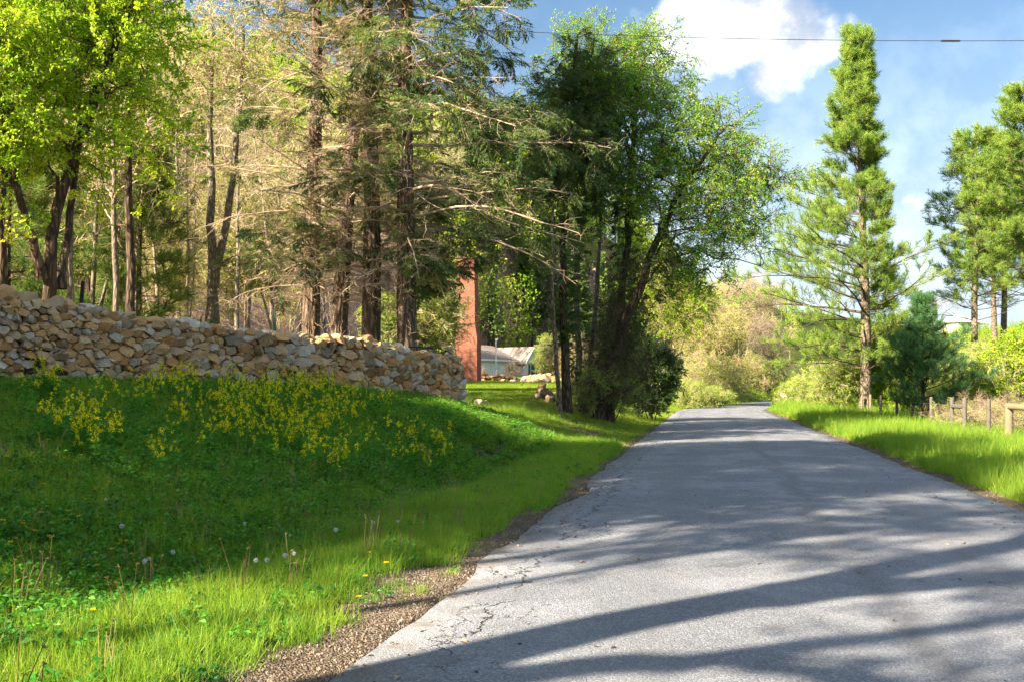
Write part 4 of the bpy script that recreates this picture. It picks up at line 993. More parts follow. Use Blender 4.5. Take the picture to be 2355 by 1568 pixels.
# ------------------------------------------------------------------ rock piles by the drive, gate stones
def rock_pile(name, label, cat, px, Y, n, spread, hgt, size, tones, seed, toe=0.0):
    g = np.random.default_rng(seed); x, y, z = base(px, Y); root = thing(name, label, cat, (x, y, z))
    for i in range(n):
        q = g.normal(0, 0.42, 2) * np.array(spread); s = size * g.uniform(0.6, 1.4)
        h = max(0, hgt * (1 - np.hypot(q[0] / spread[0], q[1] / spread[1]))) * g.uniform(0.1, 1.0)
        o = put(bpy.data.objects.new('rock', rock_mesh('rock', (s, s * g.uniform(0.7, 1), s * g.uniform(0.5, 0.8)), seed * 50 + i, float(np.clip(g.choice(tones) + g.normal(0, .05), 0, 1)))), root)
        zz = gz(x + q[0], y + q[1]) - z; o.location = (q[0], q[1], zz + s * 0.2 + h); o.rotation_euler = tuple(g.uniform(-0.5, 0.5, 3) + [0, 0, g.uniform(0, 6)])
    return root
rock_pile('rubble_pile', 'heap of pale pinkish fieldstones at the far side of the lawn by the house', 'rock pile', 1250, 62.0, 70, (1.7, 1.3), 0.45, 0.42, [0.5, 0.34, 0.78, 0.5], 31)
rock_pile('dark_rubble_pile', 'low heap of dark brown rubble at the foot of the brick chimney', 'rock pile', 1132, 68.0, 45, (1.9, 1.0), 0.6, 0.40, [0.03, 1.0, 0.5], 32)
rock_pile('gate_stones', 'stack of lichened grey stones on the grass edge beside the ivy-covered trees', 'rock pile', 1252, 40.0, 16, (0.45, 0.8), 0.65, 0.42, [0.78, 0.9, 0.5], 33)
rock_pile('edging_stones', 'few flat grey stones lying in the lawn at the end of the wall', 'rock pile', 1108, 33.5, 6, (0.5, 0.4), 0.05, 0.36, [0.99, 0.8], 34)

# ------------------------------------------------------------------ fence on the right
WOOD = plain('weathered_post_wood', (0.125, 0.112, 0.097), 0.9, 0.35, 7.0, 0.1, bump=0.6); WOODP = plain('pale_post_wood', (0.22, 0.17, 0.115), 0.85, 0.3, 6.0, 0.15, bump=0.5)
WIRE = plain('galvanised_wire', (0.42, 0.42, 0.42), 0.45, 0.1, 5.0, 0.5, 0.8)
def post_mesh(r, h, seed, name='fence_post', m=WOOD):
    g = np.random.default_rng(seed); n = 8
    P = np.stack([g.normal(0, 0.006, n) , g.normal(0, 0.006, n), np.linspace(-0.3, h, n)], 1); P = np.concatenate([P, P[-1:] + [[0, 0, 0.03]], P[-1:] + [[0, 0, 0.035]]])
    rr = np.concatenate([np.linspace(r * 1.05, r * 0.95, n), [r * 0.8, 0.003]]); v, q = tubes(P, rr, 10)
    return Bag().add(v, q).mesh(name, [m], True)
def fence_y(px): return 9.0 * F / (px - CX - 0.2 * F)
FP = [(2275, 1.28, 'between the peeled rail and the grey cross rail'), (2141, 1.25, 'standing just right of the young dark pine'), (2098, 1.2, 'half hidden behind the young dark pine'),
      (2062, 1.25, 'left of the young dark pine'), (2024, 1.22, 'between the tall pine and the young pine'), (2001, 1.25, 'right against the tall pine trunk'), (1981, 1.2, 'just left of the tall pine trunk'),
      (1942, 1.1, 'under the low boughs of the tall pine'), (1918, 1.05, 'second one left of the tall pine'), (1900, 1.0, 'third one left of the tall pine'), (1888, 1.0, 'fourth one left of the tall pine'), (1877, 1.0, 'fifth one left of the tall pine'), (1868, 1.0, 'second last at the far end of the row'), (1858, 1.0, 'last at the far end of the row')]
fx = {}
for i, (px, h, where) in enumerate(FP):
    Y = fence_y(px); x, y, z = base(px, Y)
    o = put(bpy.data.objects.new('fence_post', post_mesh(0.068 if Y < 60 else 0.08, h, 60 + i, m=WOODP if i in (5, 6, 7) else WOOD))); o.location = (x, y, z); o.rotation_euler = (random.uniform(-.03, .03), random.uniform(-.03, .03), i)
    tag(o, f'round grey wooden fence post {where}', 'fence post', 'wooden posts of the roadside fence'); fx[px] = (x, y, z)
# H brace
ya, yb = fence_y(2218), fence_y(2189); xa, y_a, za = base(2218, ya); xb, y_b, zb2 = base(2189, yb)
root = thing('brace_frame', 'pair of grey wooden fence posts joined by a short cross rail', 'fence brace', (xa, y_a, za), 0, 'wooden posts of the roadside fence')
for (x, y, z) in ((xa, y_a, za), (xb, y_b, zb2)):
    o = put(bpy.data.objects.new('post', post_mesh(0.08, 1.27, int(x * 10), 'post')), root); o.location = (x - xa, y - y_a, z - za)
dv = Vector((xb - xa, y_b - y_a, zb2 - za)); DARK = plain('grey_rail', (0.14, 0.135, 0.13), 0.8, 0.3)
v, q = tubes(np.array([[0, 0, 0.98], [dv.x * 0.5, dv.y * 0.5, 0.97 + dv.z * .5], [dv.x, dv.y, 0.98 + dv.z]]), np.full(3, 0.075), 8); rail = Bag().add(v, q).obj('rail', DARK, root, True)
# gate brace with pale peeled rail and wires leading out to the right
yg = fence_y(2320); xg, y_g, zg = base(2320, yg)
root = thing('gate_brace', 'stout pale wooden corner post with a peeled top rail and wires', 'fence brace', (xg, y_g, zg), 0, 'wooden posts of the roadside fence')
o = put(bpy.data.objects.new('post', post_mesh(0.125, 1.12, 77, 'post', WOODP)), root)
x2, y2 = xg + 0.9, fence_y(2320) - 4.2; x2 = 0.2 * y2 + 9.0; z2 = gz(x2, y2)
o = put(bpy.data.objects.new('post', post_mesh(0.12, 1.2, 78, 'post', WOODP)), root); o.location = (x2 - xg, y2 - y_g, z2 - zg)
e = np.array([x2 - xg, y2 - y_g, z2 - zg]); P = np.array([[0, 0, 1.09], [0.33, 0.33, 1.09], [0.66, 0.66, 1.09], [1, 1, 1.09]]); P[:, :2] *= e[:2]; P[:, 2] += np.linspace(0, e[2], 4)
v, q = tubes(np.concatenate([P[:1] - e * 0.05, P, P[-1:] + e * 0.03]), np.array([0.09, 0.10, 0.095, 0.1, 0.095, 0.09]), 10); Bag().add(v, q).obj('rail', plain('peeled_rail', (0.30, 0.205, 0.13), 0.7, 0.25, 5.0), root, True)
for h in (0.25, 0.52, 0.80):
    P = np.linspace([0, 0, h], [e[0], e[1], h + e[2]], 6); v, q = tubes(P, np.full(6, 0.006), 4); Bag().add(v, q).obj('wire', WIRE, root)
# fence wires along the row
near = sorted(list(fx.values()) + [(xa, y_a, za), (xb, y_b, zb2), (xg, y_g, zg)], key=lambda p: p[1])
for h, wh in ((1.02, 'top'), (0.62, 'middle'), (0.28, 'bottom')):
    P = np.array([[p[0] - 0.09, p[1], p[2] + h] for p in near]); v, q = tubes(P, np.full(len(P), 0.005), 4)
    o = Bag().add(v, q).obj('fence_wire', WIRE); o.location = (0, 0, 0); tag(o, f'{wh} strand of galvanised wire along the roadside fence posts', 'wire', 'strands of fence wire')
# bits set in the stone wall
BLK = plain('black_steel', (0.012, 0.012, 0.014), 0.5, 0.2)
x, y = -8.55 * 0 + atx(184, 17.15), 17.15
o = Bag().box((0, 0, 0.30), (0.055, 0.035, 0.60)).obj('steel_stake', BLK); o.location = (x, y, 2.83); o.rotation_euler = (0, R(5), 0); tag(o, 'short black steel stake standing among the big capstones', 'stake')
x, y = atx(633, 20.9), 20.9
o = Bag().box((0, 0, 0.1), (0.05, 0.03, 0.75)).obj('steel_stake', plain('green_steel', (0.015, 0.05, 0.04), 0.5)); o.location = (x - 0.1, y + 0.35, 2.78); tag(o, 'dark green steel stake rising behind the middle of the wall', 'stake')
root = thing('iron_rail', 'low black iron handrail on the lower end of the stone wall', 'railing', (atx(983, 25.3) - 0.2, 25.6, 2.45))
for k in (0, 0.42): Bag().box((k * 0.6 - 0.1, k * 0.85, 0.08), (0.025, 0.025, 0.22)).obj('upright', BLK, root)
v, q = tubes(np.array([[-0.3, -0.25, 0.19], [0.0, 0.2, 0.19], [0.25, 0.55, 0.18]]), np.full(3, 0.018), 6); Bag().add(v, q).obj('bar', BLK, root)

# ------------------------------------------------------------------ far white house on the rise, poles, power line
def far_house():
    x, y, z = base(2204, 120.0, 0.3); w = plain('whitewashed_wall', (0.80, 0.78, 0.72), 0.7, 0.05); r = plain('pale_tin_roof', (0.72, 0.70, 0.68), 0.5, 0.08, 2.0); gl = plain('dark_pane', (0.05, 0.05, 0.06), 0.2)
    root = thing('white_house', 'small white house with a steep pale hipped roof on the rise at right', 'house', (x, y, z), R(20))
    zt = float(at(0, 742, 120).z) - z; za = float(at(0, 716, 120).z) - z; hw = 1.55
    Bag().box((0, 0, zt / 2), (2 * hw, 2 * hw, zt)).obj('wall', w, root)
    e = hw + 0.4; V = [(-e, -e, zt - 0.05), (e, -e, zt - 0.05), (e, e, zt - 0.05), (-e, e, zt - 0.05), (-0.55, -0.55, zt + 0.62), (.55, -.55, zt + 0.62), (.55, .55, zt + 0.62), (-.55, .55, zt + 0.62), (0, 0, za)]
    Bag().add(V, [[0, 1, 5, 4], [1, 2, 6, 5], [2, 3, 7, 6], [3, 0, 4, 7], [3, 2, 1, 0]], [[4, 5, 8], [5, 6, 8], [6, 7, 8], [7, 4, 8]]).obj('roof', r, root)
    Bag().box((hw + 1.1, 0, zt - 0.1), (2.2, 2.6, 0.12)).obj('porch_roof', r, root)
    for k in (-1.2, 1.2): Bag().box((hw + 2.0, k, zt / 2), (0.12, 0.12, zt - 0.2)).obj('porch_post', w, root)
    o = Bag().box((0.1, -hw - 0.02, zt * 0.58), (0.5, 0.06, 0.8)).obj('window', w, root); Bag().box((0.1, -hw - 0.06, zt * 0.58), (0.38, 0.02, 0.66)).obj('pane', gl, o)
    Bag().box((-0.9, -hw - 0.02, zt * 0.42), (0.5, 0.06, zt * 0.75)).obj('door', plain('grey_door', (0.4, 0.4, 0.4)), root)
far_house()
for px, top, Y, lab in ((2052, 714, 115.0, 'taller'), (2069, 724, 112.0, 'shorter')):
    x, y, z = base(px, Y); h = float(at(px, top, Y).z) - z
    root = thing('utility_pole', f'{lab} of two slender wooden utility poles beside the bare tree', 'utility pole', (x, y, z), 0, 'utility poles on the rise')
    v, q = tubes(np.array([[0, 0, -0.3], [0, 0, h * 0.5], [0, 0, h]]), np.array([0.16, 0.14, 0.11]), 8); Bag().add(v, q).obj('shaft', WOOD, root, True)
    Bag().box((0, 0, h - 0.5), (0.9, 0.09, 0.1)).obj('crossarm', WOOD, root)
    if lab == 'shorter':
        v, q = tubes(np.array([[-0.3, -.2, h - 2.0], [-0.3, -.2, h - 1.0]]), np.array([0.2, 0.2]), 10); Bag().add(v, q).box((-0.3, -.2, h - 0.98), (0.3, 0.3, 0.05)).obj('transformer', plain('transformer_grey', (0.6, 0.6, 0.6)), root)
CAB = plain('black_cable', (0.02, 0.02, 0.022), 0.6, 0.1)
p0, p1 = at(900, 70, 22.0), at(3100, 92, 20.0); t = np.linspace(0, 1, 40)[:, None]
P = np.array(p0)[None] * (1 - t) + np.array(p1)[None] * t; P[:, 2] -= 0.22 * (4 * t * (1 - t))[:, 0] - 0.1
v, q = tubes(P, np.full(40, 0.0065), 5); o = Bag().add(v, q).obj('power_line', CAB); tag(o, 'single thin black overhead power line crossing the sky', 'power line')
k = 40 * 0.592; i = int(k); c = P[i] + (P[i + 1] - P[i]) * (k - i); d = unit((P[i + 1] - P[i])[None])[0]
v, q = tubes(np.array([c - d * 0.2, c - d * 0.17, c + d * 0.17, c + d * 0.2]), np.array([0.01, 0.02, 0.02, 0.01]), 6); o = Bag().add(v, q).obj('cable_splice', CAB); tag(o, 'black splice sleeve clamped on the overhead power line', 'cable splice')
# roadside marker at the bend
x, y, z = base(1801, 80.0)
root = thing('roadside_marker', 'small pale roadside mailbox on a post where the road bends', 'mailbox', (x, y, z))
Bag().box((0, 0, 0.4), (0.13, 0.13, 0.9)).obj('post', WOODP, root)
b = Bag(); a = np.linspace(0, math.pi, 8); ring = [(-0.12, -0.3 * 0, 0)]; V = []
for yy in (-0.3, 0.3): V += [(-0.14, yy, 0.85), (0.14, yy, 0.85)] + [(0.14 * math.cos(q_), yy, 1.0 + 0.13 * math.sin(q_)) for q_ in a]
n = 10; Q = [[i, (i + 1) % n, n + (i + 1) % n, n + i] for i in range(n)]
order = [0, 1] + list(range(2, 10)); b.add(V, Q, [[0, i, i + 1] for i in range(1, 9)] + [[n, n + i + 1, n + i] for i in range(1, 9)]); b.obj('box', plain('mailbox_white', (0.75, 0.75, 0.75), 0.5), root)
# ------------------------------------------------------------------ trees
def L3(root, px, py, Y): v = at(px, py, Y) - Vector(root.location); return (v.x, v.y, v.z)
def blob(root, px, py, Y, rx, rz, ry=None, w=None):
    a = (*L3(root, px, py, Y), rx, ry or rx, rz); return a if w is None else (*a, w)
def ivy_on(root, pts, rad, n, seed, leafs, sc=1.0, name='ivy'):
    g = np.random.default_rng(seed); P = curve(pts, 40); t = g.random(n) * 38.99; i = t.astype(int); c = P[i] + (P[i + 1] - P[i]) * (t - i)[:, None]
    a = g.uniform(0, 6.283, n); rr = np.interp(t / 39, np.linspace(0, 1, len(rad)), rad) * g.uniform(0.75, 1.25, n)
    d = np.stack([np.cos(a), np.sin(a), g.uniform(-0.6, 0.3, n)], 1)
    return scatter(name, c + d * rr[:, None], rot_along(d + [0, 0, -0.5], g.uniform(-1, 1, n)), sc * g.uniform(0.7, 1.3, n), leafs, root, None, g)

# lime-leaved maple behind the wall's near end
t = thing('maple_tree', 'dark-trunked tree with bright lime spring leaves behind the near end of the stone wall', 'tree', base(112, 21.0, 0.1))
tr = [([L3(t, 105, 668, 21), L3(t, 120, 560, 21), L3(t, 140, 440, 21.1), L3(t, 185, 320, 21.2), L3(t, 240, 170, 21.3), L3(t, 300, 10, 21.5)], 0.16, 0.06),
      ([L3(t, 140, 665, 21.3), L3(t, 150, 560, 21.4), L3(t, 168, 440, 21.6), L3(t, 190, 250, 22), L3(t, 160, 60, 22.4)], 0.09, 0.04),
      ([L3(t, 98, 640, 20.9), L3(t, 80, 550, 20.6), L3(t, 45, 470, 20.2), L3(t, 20, 330, 20), L3(t, -20, 150, 19.8)], 0.10, 0.04)]
bl = [blob(t, 70, 110, 21, 1.6, 1.7), blob(t, 200, 120, 21, 1.3, 1.5), blob(t, 285, 60, 21, 0.9, 1.2), blob(t, 50, 300, 20.5, 1.2, 1.1), blob(t, 180, 330, 21, 1.0, 0.9), blob(t, 20, 440, 20, 0.8, 0.65),
      blob(t, -130, 230, 20, 2.0, 2.2), blob(t, 90, -170, 21.5, 2.6, 1.8), blob(t, 280, 200, 22, 0.8, 0.9), blob(t, 210, 440, 21, 0.55, 0.4)]
volume_tree(t, tr, bl, 26, 190, 900, PR['lime'], 0.92, M['bark_dark'], M['twig_dark'], 101, r1=0.05, bare=0.25)

# four old hemlocks behind the wall
def alv(x0):   # greener to the right and higher up
    def f(a, h): return 0.22 + 0.30 * math.cos(a) + 0.045 * (h - 6) + x0
    return f
H1 = thing('hemlock_tree', 'shaggy old hemlock with a straight trunk, second from the brick chimney', 'tree', base(846, 32.0, 0.1), 0, 'old hemlocks behind the wall')
hemlock(H1, 19.5, 0.33, 201, alv(-0.2), (0.1, 0), 96, 3.6, 5.6, None, 1.0, 0.26, 0.7)
H2 = thing('hemlock_tree', 'shaggy old hemlock nearest the brick chimney with dark green boughs drooping right', 'tree', base(923, 31.0, 0.1), 0, 'old hemlocks behind the wall')
hemlock(H2, 18.5, 0.34, 202, alv(0.02), (0.35, 0.2), 104, 3.4, 6.2, lambda a, h: (1.0 + 0.35 * math.cos(a)) * (0.35 if h < 5.5 and math.cos(a) > -0.3 else 1.0), 1.0, 0.33, 0.3)
copy_tree(H1, 'hemlock_tree', base(722, 33.5, 0.1), 2.2, 0.97, 'old hemlock on the left of the twin dark trunks behind the wall', 'old hemlocks behind the wall')
H4 = copy_tree(H1, 'hemlock_tree', base(764, 33.0, 0.1), 4.1, 0.92, 'old hemlock leaning right, on the right of the twin dark trunks', 'old hemlocks behind the wall'); H4.rotation_mode = 'ZYX'; H4.rotation_euler = (0, R(5), 4.1)

# ivy-clad trees by the drive
t = thing('ivy_tree', 'tall tree with its straight trunk wrapped in dark ivy beside the drive', 'tree', base(1300, 37.0, 0.1))
tk = [L3(t, 1308, 930, 37), L3(t, 1296, 780, 37), L3(t, 1294, 600, 37), L3(t, 1305, 420, 37), L3(t, 1318, 220, 37), L3(t, 1325, 90, 37)]
volume_tree(t, [(tk, 0.19, 0.06)], [blob(t, 1310, 330, 37, 1.6, 1.6), blob(t, 1330, 180, 37, 1.5, 1.6), blob(t, 1250, 380, 37, 0.8, 0.8), blob(t, 1370, 430, 37.5, 1.2, 1.2)], 18, 80, 210, PR['hem'], 1.0, M['bark_dark'], M['twig_dark'], 111, sag=0.05)
ivy_on(t, tk[1:5], [0.17, 0.34, 0.42, 0.36, 0.3], 420, 5, PR['ivy'], 0.85)
t = thing('slender_tree', 'slender bare brown trunk just left of the ivy-wrapped tree', 'tree', base(1280, 35.5, 0.1))
volume_tree(t, [([L3(t, 1292, 945, 35.5), L3(t, 1276, 820, 35.5), L3(t, 1270, 690, 35.5), L3(t, 1272, 500, 35.5), L3(t, 1262, 300, 35.5)], 0.10, 0.03)], [blob(t, 1265, 380, 35.5, 0.9, 1.5)], 8, 26, 90, PR['hem'], 0.85, M['bark_pine'], M['twig_dark'], 112, bare=0.35)
t = thing('forked_tree', 'grey tree with a dark trunk half wrapped in ivy right of the ivy tree', 'tree', base(1345, 39.0, 0.1))
tk = [L3(t, 1338, 925, 39), L3(t, 1322, 740, 39), L3(t, 1330, 540, 39), L3(t, 1360, 330, 39), L3(t, 1370, 150, 39)]
volume_tree(t, [(tk, 0.15, 0.05), ([L3(t, 1345, 925, 39.3), L3(t, 1372, 700, 39.5), L3(t, 1380, 500, 39.6), L3(t, 1390, 300, 39.8)], 0.13, 0.04)], [blob(t, 1370, 260, 39, 1.8, 2.0), blob(t, 1340, 120, 39, 1.4, 1.3), blob(t, 1260, 250, 39, 1.3, 1.6)], 16, 80, 280, PR['green'], 0.9, M['bark_grey'], M['twig_dark'], 113)
ivy_on(t, tk[:4], [0.2, 0.3, 0.36, 0.25], 240, 6, PR['ivy'], 0.8)
# the broad leaning tree over the road
t = thing('leaning_tree', 'broad fresh green tree leaning out towards the road over the dark holly bush', 'tree', base(1395, 38.0, 0.1))
tk = [L3(t, 1375, 930, 38), L3(t, 1410, 820, 38), L3(t, 1462, 690, 37.8), L3(t, 1505, 560, 37.5), L3(t, 1560, 440, 37), L3(t, 1640, 330, 36.5)]
tk2 = [L3(t, 1400, 935, 38.2), L3(t, 1425, 780, 38.5), L3(t, 1440, 560, 38.6), L3(t, 1450, 360, 38.6), L3(t, 1470, 180, 38.6)]
bl = [blob(t, 1420, 240, 38, 2.2, 2.1), blob(t, 1500, 170, 38.5, 1.7, 1.6), blob(t, 1460, 110, 38.5, 1.2, 0.9), blob(t, 1590, 310, 37.5, 2.1, 1.5), blob(t, 1690, 390, 37, 1.8, 1.3), blob(t, 1785, 400, 36.5, 1.1, 0.8), blob(t, 1640, 500, 37, 2.0, 1.5), blob(t, 1560, 600, 37.5, 1.3, 1.2),
      blob(t, 1430, 430, 38.5, 2.0, 1.6), blob(t, 1700, 560, 36.5, 1.1, 1.0), blob(t, 1510, 420, 37.5, 1.6, 1.6), blob(t, 1620, 640, 37, 0.9, 0.6), blob(t, 1750, 480, 36.5, 1.1, 0.7)]
volume_tree(t, [(tk, 0.27, 0.06), (tk2, 0.22, 0.06)], bl, 44, 300, 1300, PR['green'], 1.0, M['bark_dark'], M['twig_dark'], 114, r1=0.06, sag=0.06, bare=0.28)
ivy_on(t, tk[1:4], [0.3, 0.55, 0.75, 0.6], 420, 7, PR['ivy'] + PR['brushd'], 0.75)
ivy_on(t, tk2[1:4], [0.3, 0.4, 0.35], 260, 8, PR['ivy'], 0.8)
# tall dark holly and the brambles round the trunks
def shrub(name, label, cat, px, Y, blobs, leafs, sc, n2, n3, seed, stem=None, r1=0.022, group=None, bare=0.0, n1=14):
    t = thing(name, label, cat, base(px, Y, 0.08), 0, group)
    bl = [blob(t, *b) for b in blobs]; c = np.array([b[:3] for b in bl]).mean(0)
    tr = []
    g = np.random.default_rng(seed)
    for k in range(4):
        e = np.array(bl[k % len(bl)][:3]); tr.append(([(g.normal(0, .15), g.normal(0, .15), -0.1), tuple(e * 0.45 + g.normal(0, .1, 3)), tuple(e * 0.9)], r1 * 1.5, r1 * 0.6))
    volume_tree(t, tr, bl, n1, n2, n3, leafs, sc, stem or M['twig_dark'], stem or M['twig_dark'], seed, r1=r1, trunk_k=5, trunk_name='stems') if False else volume_tree(t, tr, bl, n1, n2, n3, leafs, sc, stem or M['twig_dark'], stem or M['twig_dark'], seed, r1=r1, trunk_k=5, bare=bare)
    return t
shrub('holly_bush', 'big dense dark green holly bush at the left road edge', 'bush', 1500, 47.0, [(1500, 865, 47, 1.1, 1.1), (1540, 860, 46.7, 0.6, 0.9), (1460, 865, 47.3, 0.7, 0.95), (1505, 815, 47, 0.75, 0.5), (1500, 918, 46.8, 0.95, 0.5)], PR['dark'], 0.9, 150, 900, 121)
shrub('bramble_bush', 'twiggy olive bramble bush at the foot of the ivy-clad trunks', 'bush', 1400, 38.0, [(1390, 885, 38, 0.95, 0.65), (1350, 905, 37.6, 0.6, 0.5), (1440, 905, 38, 0.6, 0.45), (1420, 825, 38.8, 0.7, 0.6)], PR['shrub'] + PR['brushd'], 0.62, 90, 420, 122)
shrub('sapling', 'yellow-green leafy sapling in front of the far house', 'bush', 1258, 70.0, [(1258, 815, 70, 0.55, 1.0), (1262, 840, 70, 0.5, 0.8)], PR['shrub'], 1.0, 50, 200, 123)
shrub('pale_bush', 'bleached pale grass-like bush behind the slender brown trunk', 'bush', 1290, 66.0, [(1292, 830, 66, 0.7, 1.5), (1275, 845, 66, 0.5, 0.8), (1318, 835, 66, 0.6, 1.3)], PR['pale'] + PR['brush'], 0.9, 60, 240, 124, M['brush'])
shrub('house_bush', 'leafless pinkish bush against the corner of the sided house', 'bush', 1175, 108.0, [(1176, 850, 108, 0.8, 0.55)], PR['brush'], 0.6, 24, 50, 125, M['brush'])
shrub('lit_bush', 'sunlit yellow-green bush between the hemlock trunks and the chimney', 'bush', 985, 44.0, [(985, 740, 44, 1.3, 1.2), (1010, 700, 44.5, 0.9, 1.0), (950, 765, 44, 0.9, 0.7)], PR['shrub'] + PR['bud'], 0.95, 90, 420, 126, M['twig'])
shrub('lit_bush', 'low sunlit bush showing between the two straight hemlock trunks', 'bush', 885, 43.0, [(885, 745, 43, 0.8, 1.1)], PR['shrub'], 0.9, 40, 160, 127, M['twig'])

# pines on the right
def left_heavy(a, h):
    c = math.cos(a); k = 1.0 if c < 0 else 1.0 - 0.84 * c; return k * (1 if h < 15 else 0.75 + 0.25 * k)
def pine_prof(h): return float(np.interp(h, [0, 2.5, 4.5, 7.0, 9.0, 11.5, 14, 17, 20, 22.5, 23.5], [4.2, 5.8, 7.0, 7.8, 6.2, 4.8, 3.2, 2.0, 1.15, 0.5, 0.2]))
t = thing('white_pine', 'tall white pine with long boughs reaching left over the road verge', 'tree', base(1991, 60.0, 0.1))
conifer(t, 23.3, 0.34, pine_prof, PR['pine'], 1.55, M['bark_pine'], M['twig_dark'], 301, 3.0, 0.80, 5, 11, 0.42, -0.02, left_heavy, (-0.55, 0), 3, sec_up=0.25, flat=0.3)
t = thing('young_pine', 'small dark blue-green pine sapling growing just behind the fence', 'tree', base(2121, 45.0, 0.05))
conifer(t, 5.7, 0.085, lambda h: float(np.interp(h, [0, 1.0, 2.0, 2.9, 3.3, 4.0, 4.6, 5.7], [1.7, 2.6, 2.5, 1.9, 1.0, 0.75, 0.25, 0.10])), PR['pined'], 1.05, M['bark_dark'], M['bark_dark'], 302, 0.55, 0.55, 7, 8, 0.42, 0.03, None, (0, 0), 3, sec_up=0.35, flat=0.3)
P1 = thing('white_pine', 'pine with a bare pale trunk, leftmost of the stand at the right edge', 'tree', base(2240, 64.0, 0.1), 0, 'tall pines on the right')
conifer(P1, 17.0, 0.24, lambda h: float(np.interp(h, [0, 5, 7, 10, 13, 16, 17], [1.6, 2.4, 2.9, 2.6, 1.9, 0.9, 0.3])), PR['pine'], 1.6, M['bark_pine'], M['twig_dark'], 303, 4.8, 0.95, 5, 10, 0.35, -0.01, None, (0.2, 0), 2, bare_below=6.0, flat=0.3)
copy_tree(P1, 'white_pine', base(2308, 70.0, 0.1), 1.9, 1.0, 'taller pine, second trunk from the left in the stand at the right edge', 'tall pines on the right')
copy_tree(P1, 'white_pine', base(2366, 62.0, 0.1), 3.4, 1.08, 'tallest pine, cut off by the right edge of the picture', 'tall pines on the right')
copy_tree(P1, 'white_pine', base(2285, 82.0, 0.1), 4.6, 1.0, 'pine standing furthest back in the stand at the right edge', 'tall pines on the right')
copy_tree(P1, 'white_pine', base(2440, 72.0, 0.1), 5.3, 1.2, 'big pine just beyond the right edge of the picture', 'tall pines on the right')

# shrubs on the right beyond the fence
RS = [('yellow-green shrub bank under the tallest pine at the right edge', 2330, 48, [(2330, 850, 48, 1.5, 1.5), (2290, 880, 47, 1.2, 1.1), (2370, 820, 49, 1.4, 1.5)]),
      ('light green shrub below the white house on the rise', 2255, 50, [(2255, 880, 50, 1.4, 1.2), (2225, 900, 49, 1.0, 0.8), (2270, 835, 52, 1.2, 1.1)]),
      ('bright shrub filling the gap right of the young pine', 2190, 54, [(2195, 890, 54, 1.2, 1.1), (2170, 915, 53, 1.0, 0.7)]),
      ('tall sunlit shrub between the tall pine and the young pine', 2040, 62, [(2035, 830, 62, 1.3, 1.9), (2060, 880, 61, 1.2, 1.2), (2010, 880, 62, 1.0, 1.4)]),
      ('leafy green bush hugging the tall pine trunk on its left', 1935, 62, [(1935, 880, 62, 1.5, 1.2), (1965, 850, 63, 1.0, 1.2), (1900, 900, 64, 1.1, 0.9)]),
      ('sprawling yellow shrub along the far end of the fence', 1870, 74, [(1870, 890, 74, 1.9, 1.2), (1830, 905, 78, 1.4, 0.9), (1905, 870, 72, 1.3, 1.2)]),
      ('bright lime shrub where the fence meets the road bend', 1834, 84, [(1826, 908, 84, 1.5, 0.9), (1806, 916, 85, 0.9, 0.6)]),
      ('pale shrub thicket behind the young pine', 2110, 66, [(2110, 860, 66, 2.0, 1.3), (2150, 830, 68, 1.6, 1.2)]),
      ('olive shrub thicket on the rise below the utility poles', 2080, 84, [(2080, 800, 84, 2.2, 1.5), (2040, 790, 86, 2.0, 1.6)]),
      ('loose bright shrub on the rise left of the white house', 2150, 92, [(2150, 800, 92, 2.6, 1.4), (2190, 805, 94, 2.2, 1.2)])]
for i, (lab, px, Y, b) in enumerate(RS):
    shrub('roadside_shrub', lab, 'shrub', px, Y, b, PR['shrub'] if i % 3 else PR['shrub'] + PR['lime'], 0.8 + 0.004 * Y, 90 if Y < 70 else 60, 480 if Y < 70 else 260, 140 + i, M['twig'], group='shrubs along the right fence')
shrub('bramble_thicket', 'brown bramble tangle behind the fence posts at the right edge', 'bush', 2300, 36.0, [(2300, 965, 36, 1.6, 0.5), (2240, 960, 39, 1.6, 0.5), (2360, 960, 34, 1.2, 0.6), (2190, 955, 44, 1.6, 0.5)], PR['brush'] + PR['brushd'] + PR['shrub'], 0.55, 90, 420, 160, M['twig'])

# trees and thickets where the road bends
BS = [('pale yellow leafing tree over the far road bend', 1640, 95, [(1640, 770, 95, 3.2, 2.4), (1690, 760, 96, 2.4, 2.0), (1600, 800, 94, 2.2, 2.0)], 'pale', 1.3),
      ('beige twiggy thicket on the left bank at the road bend', 1630, 88, [(1630, 860, 88, 2.6, 1.6), (1680, 870, 90, 2.4, 1.4), (1590, 880, 86, 1.8, 1.2)], 'pb', 1.2),
      ('olive thicket beside the far road behind the holly bush', 1600, 76, [(1590, 905, 76, 1.5, 0.8), (1640, 910, 80, 1.6, 0.6)], 'shrub', 0.9),
      ('pale thicket ending at the far road bend', 1735, 108, [(1735, 850, 108, 2.8, 2.0), (1770, 880, 112, 1.8, 1.2)], 'pb', 1.3),
      ('lime budding tree on the slope above the road bend', 1700, 120, [(1700, 700, 120, 3.6, 2.6), (1750, 680, 122, 2.4, 2.0)], 'bud', 1.4),
      ('yellowish tree behind the leaning green tree', 1535, 80, [(1555, 720, 80, 2.4, 2.0), (1595, 690, 81, 2.1, 1.7), (1520, 650, 80, 2.0, 1.8)], 'lp', 1.2)]
